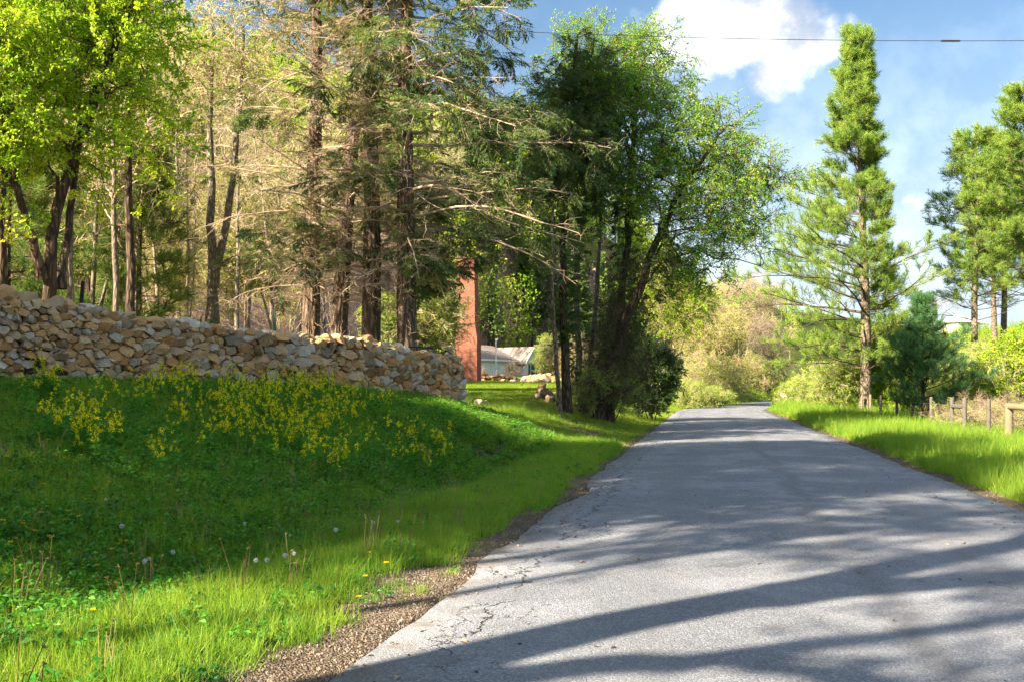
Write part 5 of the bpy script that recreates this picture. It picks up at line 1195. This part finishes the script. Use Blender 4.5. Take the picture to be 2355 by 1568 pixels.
for i, (lab, px, Y, b, k, sc) in enumerate(BS):
    lf = {'pale': PR['pale'], 'pb': PR['pale'] + PR['shrub'] + PR['brush'][:1], 'shrub': PR['shrub'], 'bud': PR['bud'] + PR['brush'], 'lp': PR['lime'] + PR['pale']}[k]
    shrub('bend_thicket' if 'thicket' in lab else 'bend_tree', lab, 'tree' if 'tree' in lab.split(' ')[2:4] or 'tree' in lab else 'bush', px, Y, b, lf, sc, 80, 320, 170 + i, M['brush'], 0.035, 'growth at the road bend')
t = shrub('vine_tree', 'bare tangle of pale grapevine hanging over the far road', 'tree', 1836, 87, [(1772, 790, 87, 1.3, 1.7), (1790, 840, 87, 0.9, 1.0), (1752, 760, 88, 1.0, 1.2)], PR['vine'], 0.75, 60, 130, 180, M['bark_pale'], 0.03)
t = thing('redbud_spray', 'small budding branch with red flowers in the thicket at the bend', 'shrub', base(1693, 93.0, 0.1))
volume_tree(t, [([(0, 0, -0.1), (0.1, 0, 1.3), L3(t, 1694, 840, 93)], 0.03, 0.02)], [blob(t, 1694, 838, 92, 0.7, 0.25)], 5, 10, 14, [spray('red_spray', M['redbud'], M['twig'], 30, 0.6, 0.07, 0.7, 77)], 0.8, M['twig'], M['twig'], 181, r1=0.015, trunk_k=5)
# bare tree by the white house
t = thing('bare_tree', 'leafless fine-twigged tree beyond the young pine by the white house', 'tree', base(2150, 108.0, 0.2))
volume_tree(t, [([(0, 0, -0.2), (0.1, 0, 3), (0, 0, 6), L3(t, 2150, 690, 108)], 0.2, 0.06)], [blob(t, 2150, 700, 108, 3.0, 2.2), blob(t, 2110, 715, 108, 2.0, 1.8), blob(t, 2185, 690, 109, 1.8, 2.0)], 24, 160, 700, None, 1.0, M['bark_grey'], M['bark_grey'], 182, r1=0.05)
# a forked oak and slim trunks inside the wood, in plain view over the wall
t = thing('forked_oak', 'dark grey tree forking low into two trunks behind the middle of the wall', 'tree', base(487, 36.0, 0.1))
volume_tree(t, [([L3(t, 487, 745, 36), L3(t, 488, 640, 36), L3(t, 487, 500, 36), L3(t, 482, 300, 36), L3(t, 490, 60, 36)], 0.2, 0.06), ([L3(t, 488, 660, 36), L3(t, 508, 590, 36), L3(t, 525, 490, 36), L3(t, 550, 280, 36), L3(t, 560, 60, 36.5)], 0.17, 0.05)],
            [blob(t, 500, 90, 36, 2.4, 2.2), blob(t, 560, 200, 36, 1.8, 1.8), blob(t, 440, 180, 36, 1.6, 1.6)], 18, 90, 360, PR['bud'], 0.8, M['bark_grey'], M['twig'], 191, bare=0.5)

# woodland on the slope: seven kinds grown once, then copied tree by tree
kinds = []
def wood_tree(seed, H, r0, lean, leafs, bare, bark, tw, lab, spread=2.0):
    t = thing('hillside_tree', lab, 'tree', (0, 0, 0), 0, 'trees on the wooded hillside')
    g = np.random.default_rng(seed); k = lean
    tr = [([(0, 0, -0.3), (k * .2, 0, H * .3), (k * .5, .1, H * .6), (k, 0, H * .95)], r0, r0 * .25)]
    if seed % 2: tr.append(([(k * .1, 0, H * .16), (k * .3 + .9, .4, H * .45), (k + 1.6, .5, H * .85)], r0 * .6, r0 * .2))
    bl = [(k * .8 + g.normal(0, .6), g.normal(0, .6), H * z, spread * s, spread * s, H * .13) for z, s in ((.5, .7), (.66, 1), (.82, .9), (.95, .6))]
    volume_tree(t, tr, bl, 14, 70, 300, leafs, 1.15, bark, tw, seed, bare=bare, r1=0.04, trunk_k=7); kinds.append(t)
wood_tree(401, 14, .13, .6, PR['bud'], .6, M['bark_grey'], M['bark_grey'], 'slim grey tree just coming into lime leaf on the wooded hillside')
wood_tree(402, 16, .17, -.5, PR['lime'], .5, M['bark_dark'], M['twig_dark'], 'dark-trunked tree in fresh lime leaf on the wooded hillside')
wood_tree(403, 12, .10, 1.2, None, 0, M['bark_pale'], M['brush'], 'leafless pale-barked tree on the leaf-littered hillside')
wood_tree(404, 15, .15, .2, None, 0, M['bark_grey'], M['twig'], 'leafless grey tree on the leaf-littered hillside', 2.4)
wood_tree(405, 10, .07, -1.0, PR['pale'], .4, M['bark_pale'], M['brush'], 'thin pale sapling with yellowish leaf on the hillside', 1.6)
t = thing('hillside_pine', 'soft green pine among the trunks of the wooded hillside', 'tree', (0, 0, 0), 0, 'pines on the wooded hillside')
conifer(t, 12, .16, lambda h: float(np.interp(h, [0, 2, 5, 9, 12], [2.2, 2.9, 2.5, 1.4, .3])), PR['pinef'], 1.35, M['bark_dark'], M['twig_dark'], 406, 1.2, .8, 5, 8, .25, -.02, None, (0, 0), 2, flat=.3); PINE = t
t = thing('dark_conifer', 'dark conifer closing the valley behind the sided house', 'tree', (0, 0, 0), 0, 'dark conifers behind the house')
conifer(t, 17, .22, lambda h: float(np.interp(h, [0, 2, 6, 12, 17], [3.0, 3.6, 3.0, 1.6, .3])), PR['hem'], 1.9, M['bark_dark'], M['twig_dark'], 407, 1.5, .9, 5, 8, .15, -.03, None, (0, 0), 2, flat=.6); DARKC = t
g = np.random.default_rng(77); placed = []
def clear(x, y, r): return all((x - a) ** 2 + (y - b) ** 2 > r * r for a, b in placed)
used = set()
def place(src, x, y, s=1.0):
    placed.append((x, y)); z = gz(x, y) - 0.1
    if src.name not in used: used.add(src.name); src.location = (x, y, z); src.rotation_euler = (0, 0, g.uniform(0, 6.28)); src.scale = (s, s, s)
    else: copy_tree(src, src.name.split('.')[0], (x, y, z), g.uniform(0, 6.28), s)
# individually placed pines seen between the maple and the oak
for px, Y, s in ((322, 34, .75), (20, 30, .8), (200, 42, .9), (90, 44, 1.0)): place(PINE, atx(px, Y), Y, s)
for px, Y, k, s in ((300, 27, 1, .9), (268, 29, 3, .8), (160, 25, 3, .75), (205, 33, 0, .9), (370, 40, 2, 1), (430, 48, 2, 1), (545, 44, 3, .9), (640, 48, 2, 1.1), (690, 50, 0, 1), (560, 52, 4, 1), (5, 24, 1, .9), (240, 46, 0, 1)): place(kinds[k], atx(px, Y), Y, s)
n = 0; tries = 0
while n < 112 and tries < 9000:
    tries += 1; Y = g.uniform(44, 150) if g.random() < .8 else g.uniform(36, 60); px = g.uniform(-140, 1500) if n < 92 else g.uniform(-620, -140); x = atx(px, Y); u = float(foot_x(Y)) - x
    if u < 0.5 or not clear(x, Y, 2.6) or (1035 < px < 1310 and Y < 138): continue
    if px > 1100 and g.random() < 0.6: place(DARKC, x, Y, g.uniform(.7, 1.1)); n += 1; continue
    k = g.choice([0, 1, 2, 3, 4, 5], p=[.25, .09, .23, .23, .18, .02]); place(PINE if k == 5 else kinds[k], x, Y, g.uniform(.75, 1.25)); n += 1
for k in range(26):
    px, Y = g.uniform(1040, 1340), g.uniform(139, 175); x = atx(px, Y)
    if clear(x, Y, 2.0): place(DARKC if k % 2 else kinds[k % 5], x, Y, g.uniform(.8, 1.2))
# big trees to the left of the camera; only their shadows reach the picture
SH = thing('roadside_oak', 'big forked oak left of the camera whose trunk shadow crosses the road', 'tree', (-8.4, -0.3, gz(-8.4, -.3) - .2), 0, 'trees beside the camera')
volume_tree(SH, [([(0, 0, -.3), (.1, 0, 4), (.3, .2, 8), (.2, 1.2, 12), (.2, 2, 16)], .42, .1), ([(.2, .1, 7.2), (1.0, -.9, 9.5), (1.8, -1.8, 13)], .26, .08), ([(.2, .1, 5.0), (-.5, -1.6, 7.2), (-.8, -2.8, 10)], .2, .07)],
            [(1.5, -1.5, 13, 3.5, 2.6, 2.6), (0, 2.2, 15, 2.6, 1.6, 2.2), (-.8, -3.4, 9.5, 2, 1.8, 1.6), (.6, -5.5, 7.5, 2.0, 2.0, 1.8)], 30, 120, 420, PR['lime'], 1.1, M['bark_dark'], M['twig_dark'], 501, bare=.62, r1=.09)
SH2 = thing('roadside_maple', 'spreading leafy maple left of the camera shading the bank', 'tree', (-12.9, 3.0, gz(-12.9, 3.0) - .2), 0, 'trees beside the camera')
volume_tree(SH2, [([(0, 0, -.3), (.1, 0, 4), (0, .2, 8), (.2, .2, 15)], .3, .08)], [(0, .1, 6, 2.2, 2.0, 2.0), (.2, .2, 9.5, 2.3, 2.0, 2.5), (0, .3, 13.5, 2.0, 1.9, 2.5), (.8, .8, 3.6, 1.6, 1.4, 1.2)], 30, 150, 620, PR['lime'], 1.35, M['bark_dark'], M['twig_dark'], 502, r1=.06)
copy_tree(SH2, 'roadside_maple', (-16.0, 5.3, gz(-16.0, 5.3) - .2), 1.3, 1.12, 'second leafy maple beside the camera, further up the bank', 'trees beside the camera')
copy_tree(SH2, 'roadside_maple', (-13.5, 10.4, gz(-13.5, 10.4) - .2), 4.4, 1.0, 'leafy maple just out of view beyond the left end of the wall', 'trees beside the camera')

copy_tree(SH2, 'roadside_maple', (-19.2, 7.6, gz(-19.2, 7.6) - .2), 2.9, 1.12, 'third leafy maple beside the camera, highest on the bank', 'trees beside the camera')
SH3 = thing('roadside_ash', 'slim leafless ash left of the camera throwing striped shadows', 'tree', (-15.2, -.4, gz(-15.2, -.4) - .2), 0, 'trees beside the camera')
volume_tree(SH3, [([(0, 0, -.3), (.1, 0, 4), (0, .2, 8), (.2, .2, 15)], .16, .05), ([(0, 0, 5), (.9, -.9, 8), (1.2, -1.4, 12)], .10, .04)], [(.3, -.3, 7.5, 1.2, 1.2, 1.6), (.6, -.6, 10.5, 1.7, 1.5, 2.0), (0, .3, 13.5, 1.5, 1.3, 2.0)], 26, 70, 160, PR['lime'], 1.1, M['bark_dark'], M['twig_dark'], 503, bare=.7, r1=.07)
SH4 = thing('roadside_poplar', 'tall clear-stemmed poplar left of the camera dappling the near road', 'tree', (-13.0, -1.8, gz(-13.0, -1.8) - .2), 0, 'trees beside the camera')
volume_tree(SH4, [([(0, 0, -.3), (.05, 0, 5), (0, .1, 10), (.1, 0, 15)], .12, .05)], [(.2, 0, 11.0, 1.8, 1.7, 1.1), (0, .2, 13.0, 1.7, 1.6, 1.4)], 24, 60, 140, PR['lime'], 1.1, M['bark_dark'], M['twig_dark'], 504, bare=.6, r1=.075)
# far woods on the ridges: one mass
def far_proto(seed, leafm, barkm, H=11, rad=2.6, n=420, conif=False):
    g = np.random.default_rng(seed); b = Bag(); v, q = tubes(np.array([[0, 0, -.5], [0, 0, H * .5], [.2, 0, H * .9]]), np.array([.2, .13, .05]), 5); b.add(v, q, None, 1)
    z = g.uniform(.25, 1, n); r = rad * (np.sin(np.clip((z - .2) / .85, 0, 1) * 3.0) ** .6 if not conif else (1.05 - z)) * np.sqrt(g.random(n)); a = g.uniform(0, 6.28, n)
    P = np.stack([r * np.cos(a), r * np.sin(a), z * H], 1); k = 26; BR = np.stack([np.linspace([0, 0, H * zz], p, 4) for zz, p in zip(g.uniform(.2, .8, k), P[:k])])
    v, q = tubes(BR, np.broadcast_to(np.linspace(.05, .015, 4), (k, 4)), 3); b.add(v, q, None, 1)
    V, T = leaf_quads(P, rdir(n, g), .42, .7, g, .2); b.add(V, None, T, 0); return bpy.data.objects.new('far_tree', b.mesh('far_tree', [leafm, barkm]))
FT = [far_proto(1, M['leaf_pale'], M['bark_grey']), far_proto(2, M['leaf_lime'], M['bark_grey'], 12, 3, 380), far_proto(3, M['brush'], M['bark_pale'], 11, 2.8, 160), far_proto(4, M['pine_forest'], M['bark_dark'], 14, 2.8, 600, True)]
g = np.random.default_rng(78); pts = []
while len(pts) < 2000:
    Y = g.uniform(125, 210) if g.random() < .55 else g.uniform(125, 420); px = g.uniform(-900, 1830); x = atx(px, Y); u = float(foot_x(Y)) - x
    if px < 1830 and (u > 2 or (Y > 260 and px > 1500)): pts.append((x, Y, gz(x, Y), .55 if px > 1540 else 1.0))
pts = np.array(pts); scatter('far_woods', pts[:, :3], np.stack([np.zeros(2000), np.zeros(2000), g.uniform(0, 6.28, 2000)], 1), g.uniform(.7, 1.2, 2000) * pts[:, 3], FT, None, g.choice(4, 2000, p=[.38, .34, .13, .15]))['label'] = 'far budding woods on the ridges beyond the valley'

# ------------------------------------------------------------------ brush on the forest floor
g = np.random.default_rng(79); n = 5200
Y = g.uniform(28, 120, n); px = g.uniform(-120, 1500, n); X = atx(px, Y); gr, li, sl, dv = masks(X, Y); k = (li > .55) & (X < road_l(Y)); X, Y = X[k], Y[k]
D = rdir(len(X), g, .0, .9); P = np.stack([X, Y, ground_z(X, Y)], 1)
o = scatter('brushwood', P, rot_along(D, g.uniform(-3, 3, len(X))), g.uniform(.6, 1.7, len(X)), PR['brush'] + PR['twig'] + PR['pale'][:1], None, g.choice(7, len(X), p=[.2, .2, .2, .12, .1, .1, .08])); o['label'] = 'tangled dry brushwood and seedlings on the forest floor'

# ------------------------------------------------------------------ grass
GT = [tuft('grass_tuft', M['grass'], 600 + i, 24, .10, .20, .0065, .45, .5, M['grass_dry'], 2) for i in range(3)]
GL = [tuft('grass_tuft', M['grass_lawn'], 610 + i, 34, .16, .10, .009, .6, .5, M['grass_dry'], 4) for i in range(3)]
GH = [tuft('grass_tuft', M['grass'], 620 + i, 18, .07, .42, .0085, .28, .45) for i in range(2)]
GW = [weed('weed_clump', M['weed'], 630 + i, 34, .13, .17, .048, .6) for i in range(2)] + [weed('weed_clump', M['weed_dark'], 640, 40, .12, .13, .06, .7)]
def sow(name, label, n, ysamp, xsamp, protos, sfun, keep, seed, tilt=.12):
    g = np.random.default_rng(seed); Y = ysamp(g, n); X = xsamp(g, Y, n); k = keep(g, X, Y); X, Y = X[k], Y[k]
    P = np.stack([X, Y, ground_z(X, Y)], 1); v = in_view(P, .1); P = P[v]; X, Y = X[v], Y[v]; m = len(P)
    o = scatter(name, P, np.stack([g.normal(0, tilt, m), g.normal(0, tilt, m), g.uniform(0, 6.28, m)], 1), sfun(g, X, Y), protos, None, None, g); o['label'] = label; return m
cnt = {}
def keep_left(dens):
    def f(g, X, Y):
        gr, li, so, dr = masks(X, Y); p = (1 - gr) * (1 - .93 * so) * (1 - .8 * li) * (1 - .55 * dr) * dens(X, Y); return g.random(len(X)) < p
    return f
dl_ = lambda X, Y: (road_l(Y) - X) * .98
wl_ = lambda X, Y: (X - wall_x(Y)) * .86
xs_bank = lambda g, Y, n: road_l(Y) - g.random(n) * np.where(Y < 27, road_l(Y) - wall_x(Y) - .1, 9)
ynear = lambda a, b: (lambda g, n: a + (b - a) * g.random(n) ** 1.0)
cnt['bank'] = sow('bank_grass', 'short green grass covering the bank below the stone wall', 52000, ynear(3.5, 27.5), xs_bank, GT, lambda g, X, Y: g.uniform(.7, 1.3, len(X)) * (0.75 + .022 * Y), keep_left(lambda X, Y: .75 + .25 * (dl_(X, Y) < 3.2)), 701)
cnt['weeds'] = sow('bank_weeds', 'low leafy weeds and clover on the shaded bank', 30000, ynear(4, 27), xs_bank, GW, lambda g, X, Y: g.uniform(.7, 1.4, len(X)) * (.8 + .02 * Y), keep_left(lambda X, Y: np.where(dl_(X, Y) > 2.0, .35 + .65 * sst(vnoise(X, Y, .5, 9), .35, .6), .06)), 702)
cnt['tall'] = sow('tall_grass', 'taller grass blades standing along the verge and wall foot', 9000, ynear(3.5, 27), xs_bank, GH, lambda g, X, Y: g.uniform(.6, 1.15, len(X)) * (.8 + .012 * Y), keep_left(lambda X, Y: sst(vnoise(X, Y, .55, 3), .45, .68) * np.where(dl_(X, Y) < 1.6, .25, .6)), 703)
cnt['lawn'] = sow('lawn_grass', 'mown lawn grass beside the drive and before the house', 46000, lambda g, n: 25 * (110 / 25) ** g.random(n), lambda g, Y, n: road_l(Y) - g.random(n) * np.minimum(road_l(Y) - foot_x(Y) + 2, 24), GL, lambda g, X, Y: g.uniform(.8, 1.3, len(X)) * np.minimum(.45 + .024 * Y, 1.6), keep_left(lambda X, Y: np.where(Y < 27.5, 0.9 * (wl_(X, Y) > 0), 1.0)), 704, .05)
cnt['verge'] = sow('verge_grass', 'sunlit grass verge between the road and the fence', 42000, lambda g, n: 9.5 * (100 / 9.5) ** g.random(n), lambda g, Y, n: road_r(Y) + g.random(n) * 7.0, GT + GL[:1] + GH[:1], lambda g, X, Y: g.uniform(.7, 1.3, len(X)) * (.8 + .016 * Y), lambda g, X, Y: g.random(len(X)) < (1 - masks(X, Y)[0]) * (1 - .75 * sst((X - road_r(Y)), 5.2, 6.5)), 705)
cnt['verge_dry'] = sow('verge_straw', 'dead straw and weeds mixed into the right verge', 5200, lambda g, n: 9.5 * (90 / 9.5) ** g.random(n), lambda g, Y, n: road_r(Y) + g.random(n) * 6.5, [tuft('dead_tuft', M['grass_dry'], 651, 16, .10, .19, .006, .7, .6), GW[0], GW[1]], lambda g, X, Y: g.uniform(.7, 1.3, len(X)) * (.8 + .016 * Y), lambda g, X, Y: g.random(len(X)) < sst(vnoise(X, Y, .6, 41), .35, .7) * (1 - masks(X, Y)[0]), 711)
cnt['wallback'] = sow('wild_grass', 'sunlit wild grass behind the wall among the tree trunks', 9000, ynear(14, 40), lambda g, Y, n: wall_x(Y) - .8 - g.random(n) ** 1.6 * 10, GT + GH, lambda g, X, Y: g.uniform(.7, 1.3, len(X)), lambda g, X, Y: g.random(len(X)) < sst(vnoise(X, Y, .3, 12), .35, .65) * .8, 706)
cnt['slope'] = sow('slope_grass', 'rough grass on the rise beyond the fence', 12000, lambda g, n: 30 * (150 / 30) ** g.random(n), lambda g, Y, n: road_r(Y) + 5.5 + g.random(n) * 34, GL + GH[:1], lambda g, X, Y: g.uniform(.8, 1.3, len(X)) * (.6 + .03 * Y), lambda g, X, Y: g.random(len(X)) < .8, 707)
cnt['shoulder'] = sow('shoulder_weeds', 'small grass and weed clumps sprouting in the gravel shoulder', 900, ynear(4, 26), lambda g, Y, n: road_l(Y) - .12 - g.random(n) * .75, GT[:2] + GW[:1], lambda g, X, Y: g.uniform(.35, .8, len(X)), lambda g, X, Y: g.random(len(X)) < sst(vnoise(X, Y, 1.4, 21), .62, .8), 708)
def stalk(seed):
    g = np.random.default_rng(seed); n = 5; S = grow(g.normal(0, .05, (n, 3)) * [1, 1, 0], np.stack([g.normal(0, .12, n), g.normal(0, .12, n), np.ones(n)], 1), g.uniform(.22, .42, n), 5, .05, (0, 0, 0), g)
    v, q = tubes(S, np.broadcast_to(np.linspace(.0035, .002, 5), (n, 5)), 4); b = Bag().add(v, q)
    V, T = leaf_quads(np.repeat(S[:, -1], 5, 0), rdir(n * 5, g, 0, 1), .02, .4, g, .1); b.add(V, None, T); return bpy.data.objects.new('dry_stalk', b.mesh('dry_stalk', [M['grass_dry']]))
cnt['stalks'] = sow('dry_stalks', 'dry tan seed stalks standing in the verge grass', 900, ynear(4, 16), xs_bank, [stalk(1), stalk(2)], lambda g, X, Y: g.uniform(.7, 1.2, len(X)), keep_left(lambda X, Y: np.where(dl_(X, Y) < 3.5, .30, .10)), 709)
cnt['dry'] = sow('dead_grass', 'dead straw-coloured grass tufts scattered over the bank', 5200, ynear(4, 27), xs_bank, [tuft('dead_tuft', M['grass_dry'], 650, 16, .10, .13, .006, .9, .6)], lambda g, X, Y: g.uniform(.6, 1.2, len(X)) * (.8 + .02 * Y), keep_left(lambda X, Y: sst(vnoise(X, Y, .8, 31), .5, .75)), 710)
# pebbles on the shoulders
GV = plain('gravel_stone', (0.235, 0.20, 0.165), .9, .5, 30.0, .2)
def pebble(seed):
    g = np.random.default_rng(seed); V = rdir(14, g); import bmesh
    bm = bmesh.new(); [bm.verts.new(v * np.array([1, .8, .55]) * .5) for v in V]; bmesh.ops.convex_hull(bm, input=bm.verts); me = bpy.data.meshes.new('pebble'); bm.to_mesh(me); bm.free(); me.materials.append(GV); return bpy.data.objects.new('pebble', me)
PB = [pebble(i) for i in (1, 2, 3)]
g = np.random.default_rng(720); n = 26000; Y = 3.8 * (26 / 3.8) ** g.random(n); left = g.random(n) < .8; X = np.where(left, road_l(Y) - g.random(n) * 1.3 + .06, road_r(Y) + g.random(n) * .8 - .03)
gm = masks(X, Y)[0]; k = g.random(n) < gm; X, Y = X[k], Y[k]; m = len(X); P = np.stack([X, Y, np.maximum(ground_z(X, Y), 0.0) * 1.0 + .004], 1)
o = scatter('gravel', P, g.uniform(0, 6.28, (m, 3)), .005 + .026 * g.random(m) ** 4, PB); o['label'] = 'loose gravel along the broken road edge'
def dead_leaf(seed):
    g = np.random.default_rng(seed); V, T = leaf_quads(np.zeros((1, 3)), np.array([[1.0, 0, .05]]), .06, .55, g, 1.0, .5); return proto('dead_leaf', V, None, T, M['brush'] if seed % 2 else M['twig_dark'])
g = np.random.default_rng(725); n = 420; Y = 4.5 * (45 / 4.5) ** g.random(n); e = g.random(n); X = np.where(e < .5, road_l(Y) + .9 * g.random(n) ** 2, np.where(e < .75, road_r(Y) - .9 * g.random(n) ** 2, road_l(Y) + 6 * g.random(n)))
t_ = (X - road_c(Y)) / HW; P = np.stack([X, Y, road_z(Y) + .018 + .05 * (1 - t_ ** 2)], 1)
o = scatter('leaf_debris', P, np.stack([g.normal(0, .15, n), g.normal(0, .15, n), g.uniform(0, 6.28, n)], 1), g.uniform(.35, 1.0, n), [dead_leaf(1), dead_leaf(2)]); o['label'] = 'dead leaves and bits of bark blown onto the asphalt'
# ------------------------------------------------------------------ flowers, each plant on its own
def mustard(seed, h):
    g = np.random.default_rng(seed); b = Bag(); ns = 4
    S = grow(np.zeros((ns, 3)) + [0, 0, -.03], np.stack([g.normal(0, .22, ns), g.normal(0, .22, ns), np.ones(ns)], 1), h * g.uniform(.6, 1.05, ns), 6, .05, (0, 0, .02), g)
    o, d, pi, t = spawn(S, 2, .6, .95, g); S2 = grow(o, d * .8 + rdir(len(o), g) * .5, h * g.uniform(.1, .25, len(o)), 6, .08, (0, 0, .12), g); A = np.concatenate([S, S2])
    st = Bag(); v, q = tubes(A, np.broadcast_to(np.linspace(.0045, .002, 6), A.shape[:2]), 3); st.add(v, q)
    lo, ld, _, _ = spawn(S, 9, .05, .75, g); V, T = leaf_quads(lo, rdir(len(lo), g, -.2, .5), .085, .35, g, .5); st.add(V, None, T)
    tip = A[:, -1]; m = 16; c = np.repeat(tip, m, 0) + g.normal(0, .010, (len(tip) * m, 3)) * [1, 1, 1.5]
    V, T = leaf_quads(c, rdir(len(c), g, -.1, 1),  .017, .9, g, .1); fl = Bag().add(V, None, T); return st.mesh('stems', [M['weed']]), fl.mesh('blossoms', [M['mustard']])
MU = [mustard(i, h) for i, h in ((801, .55), (802, .65), (803, .45), (804, .75))]
g = np.random.default_rng(730); spots = []
for cx, cy, rx, ry, k in ((560, 915, 90, 40, 34), (700, 930, 110, 50, 44), (800, 950, 60, 40, 20), (390, 870, 40, 25, 12), (720, 880, 40, 30, 14), (735, 1055, 50, 25, 10), (165, 985, 60, 40, 12), (80, 885, 60, 15, 8), (545, 1000, 60, 25, 10), (905, 985, 50, 40, 9), (1005, 1030, 30, 25, 6), (960, 1050, 40, 15, 5), (470, 960, 80, 40, 10), (370, 1040, 30, 20, 3), (660, 1000, 90, 35, 14), (870, 920, 30, 15, 4), (300, 900, 90, 20, 10), (640, 890, 120, 15, 14), (250, 1010, 90, 40, 8)):
    for _ in range(k): spots.append((cx + g.normal(0, .72) * rx, cy + g.normal(0, .62) * ry + 38))
H = hit([s[0] for s in spots], [s[1] for s in spots])
for i, p in enumerate(H):
    if (p[0] - wall_x(p[1])) < .12: p[0] = float(wall_x(p[1])) + .25; p[2] = gz(p[0], p[1])
    a, f = MU[g.integers(0, 4)]; r = thing('mustard_plant', 'yellow-flowered wild mustard plant on the shaded bank below the stone wall', 'flower', tuple(p), g.uniform(0, 6.28), 'wild mustard on the bank')
    r.scale = (1, 1, 1); s = g.uniform(.7, 1.15); r.scale = (s, s, s); put(bpy.data.objects.new('stems', a), r); put(bpy.data.objects.new('blossoms', f), r)
def clock():
    g = np.random.default_rng(9); v, q = tubes(np.array([[0, 0, -.02], [.005, 0, .12], [.012, 0, .24]]), np.full(3, .0028), 5); st = Bag().add(v, q).mesh('stem', [M['weed']])
    n = 150; d = rdir(n, g); V, T = blades(np.tile([[.012, 0, .25]], (n, 1)) + d * .006, d, .022, .0035, g, 0, 2); V2, T2 = leaf_quads(np.tile([[.012, 0, .25]], (n, 1)) + d * .022, rdir(n, g), .010, .8, g, .1); return st, Bag().add(V, None, T).add(V2, None, T2).mesh('seed_head', [M['fluff']])
def dand():
    g = np.random.default_rng(10); v, q = tubes(np.array([[0, 0, -.02], [.005, 0, .07], [.01, 0, .13]]), np.full(3, .0028), 5); st = Bag().add(v, q).mesh('stem', [M['weed']])
    n = 60; a = g.uniform(0, 6.28, n); V, T = blades(np.tile([[.01, 0, .13]], (n, 1)), np.stack([np.cos(a), np.sin(a), g.uniform(.1, .9, n)], 1), .022, .008, g, .1, 2); return st, Bag().add(V, None, T).mesh('flower_head', [M['dandelion']])
CK, DN = clock(), dand()
for px, py in ((344, 1273), (590, 1284), (655, 1276), (676, 1263), (668, 1210), (560, 1191), (862, 1191), (772, 1212), (277, 1207), (244, 1128), (335, 1293), (400, 1268), (612, 1285), (915, 1180)):
    p = hit([px], [py + 55])[0]; r = thing('dandelion_clock', 'white dandelion seed head standing in the verge grass', 'dandelion', tuple(p), g.uniform(0, 6), 'dandelion seed heads'); s = g.uniform(.6, .85); r.scale = (s, s, s)
    put(bpy.data.objects.new('stem', CK[0]), r); put(bpy.data.objects.new('seed_head', CK[1]), r)
for _ in range(46):
    px, py = (g.uniform(0, 300), g.uniform(1040, 1330)) if g.random() < .75 else (g.uniform(200, 900), g.uniform(1080, 1480)); p = hit([px], [py + 20])[0]
    r = thing('dandelion', 'yellow dandelion flower open in the weeds of the bank', 'dandelion', tuple(p), g.uniform(0, 6), 'yellow dandelions'); put(bpy.data.objects.new('stem', DN[0]), r); put(bpy.data.objects.new('flower_head', DN[1]), r)
print('INSTANCES', cnt, 'gravel', m)
